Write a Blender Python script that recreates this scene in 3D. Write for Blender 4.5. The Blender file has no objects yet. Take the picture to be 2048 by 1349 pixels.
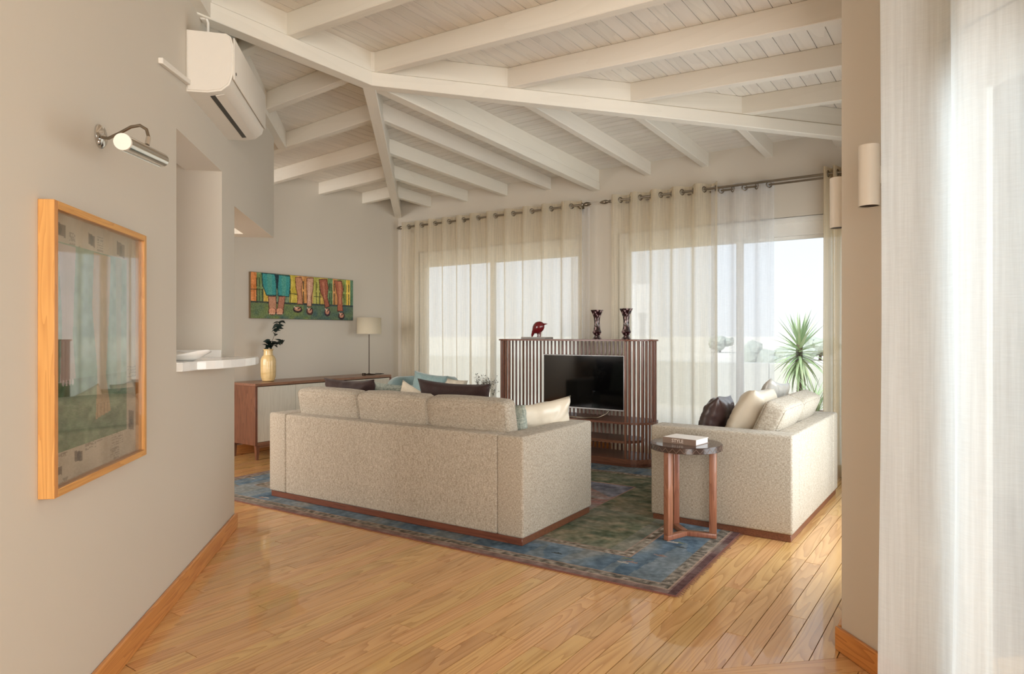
import bpy, bmesh, math, random
import numpy as np
from mathutils import Matrix, Vector, noise as mnoise
PI = math.pi; R = math.radians
random.seed(7); np.random.seed(7)
S = bpy.context.scene
COL = S.collection

# ------------------------------------------------------------------ camera, sky, lights, exposure
cam_d = bpy.data.cameras.new('camera'); cam = bpy.data.objects.new('camera', cam_d); COL.objects.link(cam)
cam.location = (0, 0, 1.27); cam.rotation_euler = (R(90), 0, R(35))
cam_d.sensor_width = 36; cam_d.lens = 36*1341/2048; cam_d.shift_y = -4.5/2048
cam_d.clip_start = .05; cam_d.clip_end = 2000
S.camera = cam
S.view_settings.view_transform = 'Standard'; S.view_settings.look = 'None'
S.view_settings.gamma = 1; S.view_settings.use_curve_mapping = False
S.view_settings.exposure = 0.35
S.cycles.max_bounces = 12; S.cycles.diffuse_bounces = 6; S.cycles.transparent_max_bounces = 24
S.cycles.transmission_bounces = 8; S.cycles.sample_clamp_indirect = 6
S.cycles.caustics_reflective = False; S.cycles.caustics_refractive = False

w = bpy.data.worlds.new('sky'); S.world = w; w.use_nodes = True
nt = w.node_tree; nt.nodes.clear()
o = nt.nodes.new('ShaderNodeOutputWorld'); b = nt.nodes.new('ShaderNodeBackground')
tc = nt.nodes.new('ShaderNodeTexCoord'); sp = nt.nodes.new('ShaderNodeSeparateXYZ'); rp = nt.nodes.new('ShaderNodeValToRGB')
rp.color_ramp.elements[0].position = .0; rp.color_ramp.elements[0].color = (.86, .88, .91, 1)
rp.color_ramp.elements[1].position = .6; rp.color_ramp.elements[1].color = (.72, .83, 1.0, 1)
e = rp.color_ramp.elements.new(.12); e.color = (.80, .85, .93, 1)
nt.links.new(tc.outputs['Generated'], sp.inputs[0]); nt.links.new(sp.outputs['Z'], rp.inputs[0])
nt.links.new(rp.outputs[0], b.inputs['Color']); b.inputs['Strength'].default_value = 1.06
nt.links.new(b.outputs[0], o.inputs[0])

C45 = math.sqrt(.5)
def LW(p, a, z=0):            # frame of the diagonal walls: p across, a along
    return Vector((C45*(p-a), C45*(p+a), z))

def area(name, loc, target, sx, sy, power, color):
    l = bpy.data.lights.new(name, 'AREA'); l.shape = 'RECTANGLE'; l.size = sx; l.size_y = sy
    l.energy = power; l.color = color
    ob = bpy.data.objects.new(name, l); COL.objects.link(ob); ob.location = loc
    ob.rotation_euler = (Vector(target)-Vector(loc)).to_track_quat('-Z', 'Y').to_euler()
    return ob
# daylight at the side and near windows; rear and kitchen are added fill lamps
area('fill_rear', LW(.2, -2.9, 1.5), LW(.2, 2, 1.5), 2.6, 2.4, 196, (1.0, .995, .965))  # added fill lamp behind the camera; the rear wall has no opening
area('daylight_side_window', (-.36, 4.75, 1.2), (-3, 4.75, 1.1), 2.2, 2.2, 52, (.9, .96, 1.0))
area('daylight_near_window', LW(3.4, .4, 1.9), LW(0, .8, 1.0), 3.0, 2.6, 100, (.88, .96, 1.0))
area('fill_kitchen', (-5.75, .6, 1.7), (-5.6, 4, 1.3), 1.2, 1.6, 88, (1.0, .98, .95))  # added fill to lift the painting wall; no kitchen window is built

sn = bpy.data.lights.new('sun', 'SUN'); sn.energy = 3.9; sn.angle = R(25); sn.color = (1, .97, .92)
so = bpy.data.objects.new('sun', sn); COL.objects.link(so); so.rotation_euler = Vector((.15, .72, -.78)).to_track_quat('-Z', 'Y').to_euler()

# ------------------------------------------------------------------ node helpers
def srgb(r, g, b_):
    f = lambda c: (c/255/12.92 if c/255 <= .04045 else ((c/255+.055)/1.055)**2.4)
    return (f(r), f(g), f(b_), 1)

class NT:
    def __init__(s, name):
        s.m = bpy.data.materials.new(name); s.m.use_nodes = True; s.t = s.m.node_tree; s.t.nodes.clear()
        s.out = s.t.nodes.new('ShaderNodeOutputMaterial')
    def n(s, kind, **kw):
        x = s.t.nodes.new('ShaderNode'+kind)
        for k, v in kw.items():
            if isinstance(v, (int, float, tuple, str)) and hasattr(x, k) and k not in x.inputs: setattr(x, k, v)
            else: x.inputs[k.replace('_', ' ')].default_value = v
        return x
    def l(s, a, b_): s.t.links.new(a, b_)
    def math(s, op, a, b_=None, c=None):
        x = s.t.nodes.new('ShaderNodeMath'); x.operation = op
        for i, v in enumerate((a, b_, c)):
            if v is None: continue
            if isinstance(v, (int, float)): x.inputs[i].default_value = v
            else: s.l(v, x.inputs[i])
        return x.outputs[0]
    def mix(s, f, a, b_):
        x = s.t.nodes.new('ShaderNodeMix'); x.data_type = 'RGBA'
        for sock, v in ((x.inputs[0], f), (x.inputs[6], a), (x.inputs[7], b_)):
            if isinstance(v, (int, float, tuple)): sock.default_value = v
            else: s.l(v, sock)
        return x.outputs[2]
    def coords(s, sc=(1, 1, 1), kind='Object', off=None):
        c = s.n('TexCoord').outputs[kind]
        if off is not None:
            v = s.t.nodes.new('ShaderNodeVectorMath'); v.operation = 'ADD'; s.l(c, v.inputs[0]); s.l(off, v.inputs[1]); c = v.outputs[0]
        m = s.n('Mapping'); m.inputs['Scale'].default_value = sc; s.l(c, m.inputs['Vector']); return m.outputs[0]
    def noise(s, vec, scale, detail=2, rough=.5, dist=0):
        x = s.n('TexNoise'); x.inputs['Scale'].default_value = scale; x.inputs['Detail'].default_value = detail
        x.inputs['Roughness'].default_value = rough; x.inputs['Distortion'].default_value = dist
        if vec is not None: s.l(vec, x.inputs['Vector'])
        return x.outputs['Fac']
    def ramp(s, f, *st):
        x = s.n('ValToRGB'); el = x.color_ramp.elements
        while len(el) < len(st): el.new(.5)
        for e_, (p, c) in zip(el, st): e_.position = p; e_.color = c if len(c) == 4 else (*c, 1)
        s.l(f, x.inputs[0]); return x.outputs[0]
    def bsdf(s, color, rough=.6, metal=0, bump=None, bs=.1, bd=.002, coat=0, spec=.5, sheen=0, trans=0):
        x = s.n('BsdfPrincipled')
        for k, v in (('Base Color', color), ('Roughness', rough), ('Metallic', metal), ('Coat Weight', coat), ('Specular IOR Level', spec), ('Sheen Weight', sheen), ('Transmission Weight', trans)):
            if isinstance(v, (int, float, tuple)): x.inputs[k].default_value = v
            else: s.l(v, x.inputs[k])
        if bump is not None:
            b_ = s.n('Bump'); b_.inputs['Strength'].default_value = bs; b_.inputs['Distance'].default_value = bd
            s.l(bump, b_.inputs['Height']); s.l(b_.outputs[0], x.inputs['Normal'])
        s.l(x.outputs[0], s.out.inputs[0]); return x

def plain(name, c, rough=.5, metal=0, var=.04, coat=0, spec=.5, nscale=20, bs=.05):
    t = NT(name); f = t.noise(t.coords(), nscale, 3)
    c2 = tuple(max(0, x*(1-var*2)) for x in c[:3])+(1,)
    t.bsdf(t.mix(f, c, c2), rough, metal, f, bs, .001, coat, spec); return t.m

def paint(name, c):
    t = NT(name); f = t.noise(t.coords(), 1.3, 3); g = t.noise(t.coords(), 160, 2)
    c2 = tuple(x*.94 for x in c[:3])+(1,)
    t.bsdf(t.mix(f, c, c2), .75, 0, g, .06, .001, 0, .3); return t.m

def wood(name, light, dark, axis='Y', across=9, along=.8, rings=11, amt=.7, rough=.35, coat=.0, tint=.25, streak=.35, spec=.5):
    t = NT(name)
    isl = t.n('NewGeometry').outputs['Random Per Island']; oi = t.n('ObjectInfo').outputs['Random']
    rnd = t.math('FRACT', t.math('ADD', t.math('MULTIPLY', isl, 7.13), t.math('MULTIPLY', oi, 3.77)))
    cv = t.n('CombineXYZ'); t.l(t.math('MULTIPLY', rnd, 37.0), cv.inputs[0]); t.l(t.math('MULTIPLY', rnd, 91.0), cv.inputs[1]); t.l(t.math('MULTIPLY', rnd, 53.0), cv.inputs[2])
    sc = {'X': (along, across, across), 'Y': (across, along, across), 'Z': (across, across, along)}[axis]
    v = t.coords(sc, off=cv.outputs[0])
    n1 = t.noise(v, 1.0, 1.5, .4, .25)
    fr = t.math('FRACT', t.math('MULTIPLY', n1, float(rings)))
    tri = t.math('MULTIPLY', fr, fr)
    sc2 = tuple(x*(10 if x == across else 3) for x in sc)
    n2 = t.noise(t.coords(sc2, off=cv.outputs[0]), 1.0, 3, .6)
    f = t.math('ADD', t.math('MULTIPLY', tri, amt), t.math('MULTIPLY', t.math('SUBTRACT', n2, .5), streak))
    c = t.mix(f, light, dark)
    hs = t.n('HueSaturation'); t.l(c, hs.inputs['Color'])
    t.l(t.math('ADD', 1-tint/2, t.math('MULTIPLY', rnd, tint)), hs.inputs['Value'])
    r2 = t.math('FRACT', t.math('MULTIPLY', rnd, 17.3)); t.l(t.math('ADD', .493, t.math('MULTIPLY', r2, .014)), hs.inputs['Hue'])
    t.bsdf(hs.outputs[0], rough, 0, f, .08, .0008, coat, spec); return t.m

def fabric(name, a, b_, scale=260, rough=.9, sheen=.1):
    t = NT(name)
    n1 = t.noise(t.coords((1, 1, .22)), scale, 2, .6); n2 = t.noise(t.coords((.22, .22, 1)), scale, 2, .6)
    s = t.math('ADD', t.math('MULTIPLY', n1, .5), t.math('MULTIPLY', n2, .5))
    big = t.noise(t.coords(), 3, 3)
    f = t.ramp(s, (.36, (0, 0, 0)), (.64, (1, 1, 1)))
    c = t.mix(f, b_, a)
    hs = t.n('HueSaturation'); t.l(c, hs.inputs['Color']); t.l(t.math('ADD', .94, t.math('MULTIPLY', big, .12)), hs.inputs['Value'])
    t.bsdf(hs.outputs[0], rough, 0, s, .35, .0015, 0, .2, sheen); return t.m

def curtain_mat(name, c, open_, slub=1.0, dk=.88):
    t = NT(name)
    st = t.noise(t.coords((70, 70, 2.2)), 1, 3, .65); we = t.noise(t.coords((26, 26, 420)), 1, 2, .6); big = t.noise(t.coords((14, 14, 1.0)), 1, 3, .6)
    s = t.math('ADD', t.math('MULTIPLY', st, .7), t.math('MULTIPLY', we, .3))
    dark = tuple(x*dk for x in c[:3])+(1,)
    col = t.mix(t.ramp(s, (.38, (0, 0, 0)), (.62, (1, 1, 1))), dark, c)
    d = t.n('BsdfDiffuse'); tr = t.n('BsdfTranslucent'); tp = t.n('BsdfTransparent')
    t.l(col, d.inputs['Color']); t.l(col, tr.inputs['Color'])
    bp = t.n('Bump'); bp.inputs['Strength'].default_value = .3*slub; bp.inputs['Distance'].default_value = .001
    t.l(s, bp.inputs['Height']); t.l(bp.outputs[0], d.inputs['Normal'])
    m1 = t.n('MixShader'); m1.inputs[0].default_value = .62; t.l(d.outputs[0], m1.inputs[1]); t.l(tr.outputs[0], m1.inputs[2])
    m2 = t.n('MixShader')
    f = t.math('ADD', 1-open_, t.math('MULTIPLY', t.math('SUBTRACT', t.math('ADD', t.math('MULTIPLY', s, .5), t.math('MULTIPLY', big, .5)), .5), .55*slub))
    lw = t.n('LayerWeight'); lw.inputs[0].default_value = .5      # threads close up when seen edge-on
    f = t.math('SUBTRACT', 1.0, t.math('MULTIPLY', t.math('SUBTRACT', 1.0, f), t.math('SUBTRACT', 1.12, t.math('MULTIPLY', t.math('POWER', lw.outputs['Facing'], 1.3), 1.1))))
    cl = t.n('Clamp'); t.l(f, cl.inputs[0]); t.l(cl.outputs[0], m2.inputs[0])
    t.l(tp.outputs[0], m2.inputs[1]); t.l(m1.outputs[0], m2.inputs[2]); t.l(m2.outputs[0], t.out.inputs[0]); return t.m

def glass_mat(name, tint=(.97, .985, .98, 1), ior=1.45):
    t = NT(name); tp = t.n('BsdfTransparent'); tp.inputs[0].default_value = tint
    g = t.n('BsdfGlossy'); g.inputs['Roughness'].default_value = .02; fr = t.n('Fresnel'); bf = t.n('NewGeometry').outputs['Backfacing']
    t.l(t.math('ADD', ior, t.math('MULTIPLY', bf, 1/ior-ior)), fr.inputs[0])
    ms = t.n('MixShader'); t.l(fr.outputs[0], ms.inputs[0]); t.l(tp.outputs[0], ms.inputs[1]); t.l(g.outputs[0], ms.inputs[2])
    t.l(ms.outputs[0], t.out.inputs[0]); return t.m

def attr_mat(name, rough=.7, speck=0, sscale=200, coat=0, bs=.2):
    t = NT(name); a = t.n('Attribute'); a.attribute_name = 'paint'
    c = a.outputs['Color']
    n = t.noise(t.coords(), sscale, 3, .7)
    if speck:
        hs = t.n('HueSaturation'); t.l(c, hs.inputs['Color']); t.l(t.math('ADD', 1-speck, t.math('MULTIPLY', n, speck*2)), hs.inputs['Value']); c = hs.outputs[0]
    t.bsdf(c, rough, 0, n, bs, .002, coat, .3); return t.m

M = {}
M['wall'] = paint('wall_paint_greige', srgb(207, 199, 186))
M['white_wood'] = wood('white_painted_wood', srgb(226, 220, 208), srgb(214, 207, 194), 'X', 5, .6, 6, .25, .55, tint=.04, streak=.25)
M['ceil_board'] = wood('whitewashed_boards', srgb(224, 218, 208), srgb(203, 196, 186), 'Y', 7, .8, 6, .4, .6, tint=.07, streak=.6)
M['ceil_gap'] = plain('board_joint_deck', srgb(120, 108, 95), .9)  # dark roof deck colour, visible in the joints between ceiling boards
M['floor'] = wood('pine_floorboards', srgb(212, 166, 108), srgb(160, 108, 58), 'Y', 10, .75, 13, .6, .26, .6, tint=.2, streak=.4)
M['floor_x'] = wood('pine_threshold', srgb(214, 168, 112), srgb(172, 120, 66), 'X', 10, .75, 10, .5, .24, .25, tint=.1)
M['floor_gap'] = plain('floor_joint', srgb(84, 52, 26), .8)
M['base'] = wood('orange_pine_trim', srgb(208, 144, 78), srgb(166, 98, 42), 'Y', 22, 1.2, 8, .7, .35, .2, tint=.05)
M['frame'] = wood('pine_picture_frame', srgb(206, 150, 84), srgb(176, 116, 56), 'Z', 40, 2, 7, .6, .4, .2, tint=.15)
M['walnut'] = wood('walnut', srgb(126, 82, 62), srgb(78, 46, 34), 'Z', 30, 2, 7, .7, .35, .1, tint=.2)
M['walnut_x'] = wood('walnut_top', srgb(146, 106, 82), srgb(100, 64, 48), 'Y', 26, 1.6, 7, .7, .35, .1, tint=.1)
M['walnut_lx'] = wood('walnut_shelf', srgb(120, 78, 58), srgb(80, 48, 36), 'X', 26, 1.6, 7, .7, .35, .1, tint=.1)
M['teak'] = wood('reddish_table_wood', srgb(156, 104, 78), srgb(116, 68, 48), 'Z', 30, 2, 8, .7, .35, .2, tint=.12)
M['plinth'] = wood('sofa_plinth_wood', srgb(118, 72, 52), srgb(76, 42, 30), 'X', 30, 2, 6, .6, .35, .1, tint=.1)
M['linen'] = fabric('heathered_sofa_linen', srgb(198, 188, 173), srgb(140, 127, 109), 300)
M['velvet_brown'] = fabric('brown_velvet', srgb(62, 42, 38), srgb(44, 28, 26), 300, .6, .15)
M['velvet_teal'] = fabric('pale_teal_velvet', srgb(150, 172, 170), srgb(122, 146, 146), 300, .6, .5)
M['cream_fab'] = fabric('cream_cotton', srgb(228, 216, 196), srgb(206, 192, 170), 300, .8)
M['green_fab'] = fabric('grey_green_linen', srgb(186, 190, 178), srgb(120, 132, 124), 140, .8)
M['satin'] = plain('cream_satin', srgb(226, 214, 194), .32, 0, .04, .15, .6)
M['leather'] = plain('dark_brown_leather', srgb(66, 46, 44), .3, 0, .1, .25, .6)
M['silver_fab'] = plain('silvery_satin', srgb(205, 200, 192), .3, .15, .05, .2)
M['mauve'] = plain('mauve_satin', srgb(150, 128, 122), .45)
M['curt'] = curtain_mat('cream_linen_curtain', srgb(242, 232, 212), .36)
M['curt_w'] = curtain_mat('white_linen_curtain', srgb(238, 243, 246), .20, .7, .92)
M['sheer'] = curtain_mat('white_sheer', srgb(246, 246, 248), .52, .35)
M['curt_d'] = curtain_mat('dense_cream_linen', srgb(240, 228, 204), .10)
M['pvc'] = plain('white_frame_plastic', srgb(236, 234, 228), .4)
M['ac'] = plain('white_appliance_plastic', srgb(228, 222, 212), .35, 0, .02)
M['white'] = plain('white_lacquer', srgb(226, 222, 212), .4, 0, .02)
M['stone'] = plain('white_stone', srgb(238, 236, 232), .15, 0, .03, .3)
M['door_w'] = wood('white_stained_door', srgb(216, 210, 196), srgb(200, 193, 178), 'Z', 20, 1.5, 6, .5, .5, tint=.04)
M['chrome'] = plain('chrome', srgb(222, 218, 212), .12, 1)
M['nickel'] = plain('brushed_nickel', srgb(150, 140, 126), .28, 1)
M['black'] = plain('black_plastic', srgb(14, 14, 15), .3)
M['screen'] = plain('dark_screen_glass', (.002, .002, .002, 1), .06, 0, 0, 0, .35, bs=0)
M['silver'] = plain('silver_bezel', srgb(200, 198, 196), .35, .6)
M['shade'] = None
M['glass'] = glass_mat('window_glass')
M['pic_glass'] = glass_mat('picture_glass', (1, 1, 1, 1), 2.6)
M['dark_top'] = plain('dark_inlaid_tabletop', srgb(70, 52, 46), .22, 0, .2, .4, nscale=8)
M['inlay'] = plain('pale_inlay', srgb(118, 96, 84), .4)
M['page'] = plain('book_pages', srgb(232, 228, 226), .8, nscale=200)
M['cover'] = plain('taupe_book_cloth', srgb(140, 118, 104), .6)
M['cover_top'] = plain('pale_book_cover', srgb(226, 216, 206), .4)
M['letter'] = plain('white_lettering', srgb(236, 226, 216), .5)
M['ceramic'] = None
M['leafdark'] = plain('dark_leaf', srgb(26, 44, 38), .45, 0, .3)
M['stem'] = plain('thin_stem', srgb(74, 60, 44), .7)
M['flower'] = plain('dried_white_flowers', srgb(214, 210, 200), .8)
M['flower_d'] = plain('grey_seed_heads', srgb(96, 98, 92), .8)
M['birdred'] = plain('dark_red_lacquer', srgb(112, 16, 26), .25, 0, .15, .4)
M['slab'] = plain('grey_display_base', srgb(160, 152, 146), .6)
M['clear'] = glass_mat('clear_glass', (.92, .95, .94, 1), 1.5)
M['terrace'] = plain('terrace_paving', srgb(214, 208, 196), .8, 0, .05)
M['parapet'] = plain('rendered_parapet', srgb(198, 197, 190), .9, 0, .05, nscale=3)
M['ground'] = plain('dry_ground', srgb(196, 184, 160), 1, 0, .12, nscale=.08)
M['bush'] = plain('haze_pale_foliage', srgb(176, 182, 170), 1, 0, .12, nscale=1.5)  # pale tone puts the haze of distance into the foliage colour
M['yucca'] = None
M['bark'] = plain('yucca_trunk', srgb(112, 98, 84), .95, 0, .2, nscale=30, bs=.5)
M['pot'] = plain('terracotta_planter', srgb(150, 120, 98), .8)
M['lampmetal'] = plain('dark_bronze', srgb(70, 58, 48), .35, .9)
M['wicker'] = plain('dark_base', srgb(40, 30, 26), .7)
def _shade():
    t = NT('cream_lampshade'); d = t.n('BsdfDiffuse'); tr = t.n('BsdfTranslucent'); n = t.noise(t.coords((1, 1, 1)), 220, 2)
    c = t.mix(n, srgb(232, 222, 200), srgb(214, 202, 178)); t.l(c, d.inputs[0]); t.l(c, tr.inputs[0])
    m = t.n('MixShader'); m.inputs[0].default_value = .3; t.l(d.outputs[0], m.inputs[1]); t.l(tr.outputs[0], m.inputs[2]); t.l(m.outputs[0], t.out.inputs[0]); return t.m
M['shade'] = _shade()
def _ceramic():
    t = NT('ochre_glazed_ceramic'); n = t.noise(t.coords((3, 3, 16)), 1, 3, .6, .5)
    t.bsdf(t.ramp(n, (.3, srgb(208, 172, 112)), (.55, srgb(226, 196, 140)), (.75, srgb(190, 150, 90))), .3, 0, n, .1, .002, .3); return t.m
M['ceramic'] = _ceramic()
def _yucca():
    t = NT('yucca_leaf'); r = t.n('ObjectInfo').outputs['Random']; n = t.noise(t.coords((1, 1, 6)), 6, 2)
    f = t.math('ADD', t.math('MULTIPLY', r, .7), t.math('MULTIPLY', n, .3))
    t.bsdf(t.ramp(f, (.1, srgb(140, 166, 122)), (.6, srgb(172, 190, 146)), (.95, srgb(196, 200, 166))), .5, 0); return t.m
M['yucca'] = _yucca()
def _ruby():
    t = NT('ruby_cut_crystal'); v = t.n('TexVoronoi'); v.inputs['Scale'].default_value = 1
    t.l(t.coords((55, 55, 22)), v.inputs['Vector'])
    f = t.ramp(v.outputs['Distance'], (.28, (0, 0, 0)), (.42, (1, 1, 1)))
    c = t.mix(f, srgb(168, 140, 140), srgb(36, 8, 14))
    t.bsdf(c, .06, 0, f, .3, .004, .5, .8); return t.m
M['ruby'] = _ruby()

# ------------------------------------------------------------------ geometry helpers
def tag(o_, label=None, cat=None, group=None, kind=None):
    if label: o_['label'] = label
    if cat: o_['category'] = cat
    if group: o_['group'] = group
    if kind: o_['kind'] = kind
    return o_
def link(o_, parent=None):
    COL.objects.link(o_)
    if parent: o_.parent = parent
    return o_
def mesh_obj(name, verts, faces, mat, parent=None, smooth=False):
    me = bpy.data.meshes.new(name); me.from_pydata([tuple(v) for v in verts], [], faces)
    if mat: me.materials.append(mat)
    if smooth: me.polygons.foreach_set('use_smooth', [True]*len(me.polygons))
    return link(bpy.data.objects.new(name, me), parent)
def bm_obj(name, bm, mat, parent=None, smooth=False, auto=None):
    bmesh.ops.recalc_face_normals(bm, faces=bm.faces)
    me = bpy.data.meshes.new(name)
    if auto is not None:
        for f in bm.faces: f.smooth = True
        for e_ in bm.edges:
            if len(e_.link_faces) == 2 and e_.calc_face_angle(0) > R(auto): e_.smooth = False
    bm.to_mesh(me); bm.free()
    if smooth: me.polygons.foreach_set('use_smooth', [True]*len(me.polygons))
    if mat: me.materials.append(mat)
    return link(bpy.data.objects.new(name, me), parent)
def empty(name, loc=(0, 0, 0), rz=0, label=None, cat=None, group=None, kind=None):
    o_ = bpy.data.objects.new(name, None); o_.empty_display_size = .1; link(o_); o_.location = loc; o_.rotation_euler = (0, 0, rz)
    return tag(o_, label, cat, group, kind)
def bx(bm, x0, x1, y0, y1, z0, z1, mat4=None, bev=0, seg=2):
    r = bmesh.ops.create_cube(bm, size=1)
    vs = r['verts']
    for v in vs: v.co = Vector(((x0+x1)/2+v.co.x*(x1-x0), (y0+y1)/2+v.co.y*(y1-y0), (z0+z1)/2+v.co.z*(z1-z0)))
    if bev:
        es = list({e_ for v in vs for e_ in v.link_edges})
        rr = bmesh.ops.bevel(bm, geom=es, offset=bev, segments=seg, affect='EDGES', profile=.5)
        vs = list({v for f in rr['faces'] for v in f.verts} | {v for v in vs if v.is_valid})
    if mat4 is not None:
        for v in vs: v.co = mat4 @ v.co
    return vs
def box_obj(name, dims, mat, parent=None, bev=0, seg=2, m4=None, auto=None):
    bm = bmesh.new(); bx(bm, *dims, mat4=m4, bev=bev, seg=seg)
    return bm_obj(name, bm, mat, parent, auto=40 if (bev and auto is None) else auto)
def prism(bm, poly, z0, z1):
    n = len(poly); zz0 = z0 if callable(z0) else (lambda x, y: z0); zz1 = z1 if callable(z1) else (lambda x, y: z1)
    b0 = [bm.verts.new((x, y, zz0(x, y))) for x, y in poly]; t0 = [bm.verts.new((x, y, zz1(x, y))) for x, y in poly]
    bm.faces.new(b0[::-1]); bm.faces.new(t0)
    for i in range(n): bm.faces.new((b0[i], b0[(i+1) % n], t0[(i+1) % n], t0[i]))
def lathe(bm, prof, seg=32, m4=None, flute=None, cap=True):
    rings = []
    for (r, z) in prof:
        ring = []
        for k in range(seg):
            a = 2*PI*k/seg; rr = r*(1+(flute(a, z) if flute else 0)); co = Vector((rr*math.cos(a), rr*math.sin(a), z))
            ring.append(bm.verts.new(m4 @ co if m4 is not None else co))
        rings.append(ring)
    for i in range(len(rings)-1):
        for k in range(seg):
            bm.faces.new((rings[i][k], rings[i][(k+1) % seg], rings[i+1][(k+1) % seg], rings[i+1][k]))
    if cap: bm.faces.new(rings[0][::-1]); bm.faces.new(rings[-1])
def tube(bm, pts, r, seg=8, cap=True):
    pts = [Vector(p) for p in pts]; rings = []; prev = None
    for i, p in enumerate(pts):
        d = (pts[min(i+1, len(pts)-1)]-pts[max(i-1, 0)]).normalized()
        up = Vector((0, 0, 1)) if abs(d.z) < .95 else Vector((1, 0, 0))
        x = d.cross(up).normalized() if prev is None else (prev-d*prev.dot(d)).normalized()
        prev = x; y = d.cross(x); rr = r[i] if isinstance(r, (list, tuple)) else r
        rings.append([bm.verts.new(p+x*rr*math.cos(2*PI*k/seg)+y*rr*math.sin(2*PI*k/seg)) for k in range(seg)])
    for i in range(len(rings)-1):
        for k in range(seg): bm.faces.new((rings[i][k], rings[i][(k+1) % seg], rings[i+1][(k+1) % seg], rings[i+1][k]))
    if cap: bm.faces.new(rings[0][::-1]); bm.faces.new(rings[-1])
def tube_obj(name, pts, r, mat, parent=None, seg=10):
    bm = bmesh.new(); tube(bm, pts, r, seg); return bm_obj(name, bm, mat, parent, auto=50)
def lathe_obj(name, prof, mat, parent=None, seg=32, m4=None, flute=None, auto=40):
    bm = bmesh.new(); lathe(bm, prof, seg, m4, flute); return bm_obj(name, bm, mat, parent, auto=auto)
def clip(poly, a, b_, c):     # keep a*x+b*y>=c
    out = []
    for i in range(len(poly)):
        p, q = poly[i], poly[(i+1) % len(poly)]; fp = a*p[0]+b_*p[1]-c; fq = a*q[0]+b_*q[1]-c
        if fp >= 0: out.append(p)
        if (fp > 0) != (fq > 0) and abs(fp-fq) > 1e-9:
            s = fp/(fp-fq); out.append((p[0]+s*(q[0]-p[0]), p[1]+s*(q[1]-p[1])))
    r = []
    for p in out:
        if not r or math.dist(p, r[-1]) > 1e-4: r.append(p)
    if len(r) > 1 and math.dist(r[0], r[-1]) < 1e-4: r.pop()
    return r
def parea(p): return abs(sum(p[i][0]*p[(i+1) % len(p)][1]-p[(i+1) % len(p)][0]*p[i][1] for i in range(len(p))))/2 if len(p) > 2 else 0
def soft_box(name, w_, d_, h_, r, crown, mat, parent=None, n=14, m4=None, wob=.0, seed=0):
    bm = bmesh.new(); hw = (w_/2, d_/2, h_/2); idx = {}
    def vert(key):
        if key in idx: return idx[key]
        u = [2*k/n-1 for k in key]
        co = [math.copysign(abs(u[i])**.8, u[i])*hw[i] for i in range(3)]
        q = [max(-(hw[i]-r), min(hw[i]-r, co[i])) for i in range(3)]
        dv = Vector([co[i]-q[i] for i in range(3)])
        mx = max(abs(dv[0]), abs(dv[1]), abs(dv[2]), 1e-9)
        if mx > 1e-6: dv = dv.normalized()*r*min(1, mx/r)
        p = Vector(q)+dv
        for i in range(3):
            o_ = [k for k in range(3) if k != i]
            p[i] += math.copysign(crown*(1-u[o_[0]]**2)*(1-u[o_[1]]**2), u[i])*abs(u[i])**4
        if wob:
            p += Vector((mnoise.noise(p*5+Vector((seed, 0, 0))), mnoise.noise(p*5+Vector((0, seed+9, 0))), mnoise.noise(p*5+Vector((0, 0, seed+5)))))*wob
        if m4 is not None: p = m4 @ p
        idx[key] = bm.verts.new(p); return idx[key]
    for ax in range(3):
        o1, o2 = [k for k in range(3) if k != ax]
        for side in (0, n):
            for i in range(n):
                for j in range(n):
                    ks = []
                    for di, dj in ((0, 0), (1, 0), (1, 1), (0, 1)):
                        k = [0, 0, 0]; k[ax] = side; k[o1] = i+di; k[o2] = j+dj; ks.append(vert(tuple(k)))
                    bm.faces.new(ks)
    return bm_obj(name, bm, mat, parent, smooth=True)
def pillow_mesh(w_, h_, t_, seed=0, wr=.006, n=26):
    bm = bmesh.new(); g = {}
    for side in (1, -1):
        for i in range(n+1):
            for j in range(n+1):
                edge = i in (0, n) or j in (0, n)
                if edge and (i, j, 1) in g: g[(i, j, -1)] = g[(i, j, 1)]; continue
                u = 2*i/n-1; v = 2*j/n-1
                x = w_/2*u*(1-.09*(1-v*v)*abs(u)); z = h_/2*v*(1-.09*(1-u*u)*abs(v))
                th = t_/2*((1-u**4)*(1-v**4))**.55
                rad = math.hypot(u, v); ang = math.atan2(v, u)
                wk = wr*(mnoise.noise(Vector((ang*5+seed, rad*1.2, side*3.3)))*rad*1.8 + .7*mnoise.noise(Vector((u*3, v*3, seed+side))))
                y = side*(th+(wk if not edge else 0))
                g[(i, j, side)] = bm.verts.new((x, y, z))
    for side in (1, -1):
        for i in range(n):
            for j in range(n):
                f = [g[(i, j, side)], g[(i+1, j, side)], g[(i+1, j+1, side)], g[(i, j+1, side)]]
                bm.faces.new(f if side < 0 else f[::-1])
    bmesh.ops.translate(bm, verts=bm.verts, vec=(0, 0, h_/2)); return bm
def pillow(label, mat, w_, h_, t_, loc, rz, lean, seed=0, wr=.006, roll=0, group=None, name='throw_pillow', cat='pillow'):
    o_ = bm_obj(name, pillow_mesh(w_, h_, t_, seed, wr), mat, smooth=True)
    o_.matrix_world = Matrix.Translation(loc) @ Matrix.Rotation(rz, 4, 'Z') @ Matrix.Rotation(lean, 4, 'X') @ Matrix.Rotation(roll, 4, 'Y')
    return tag(o_, label, cat, group)
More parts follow.
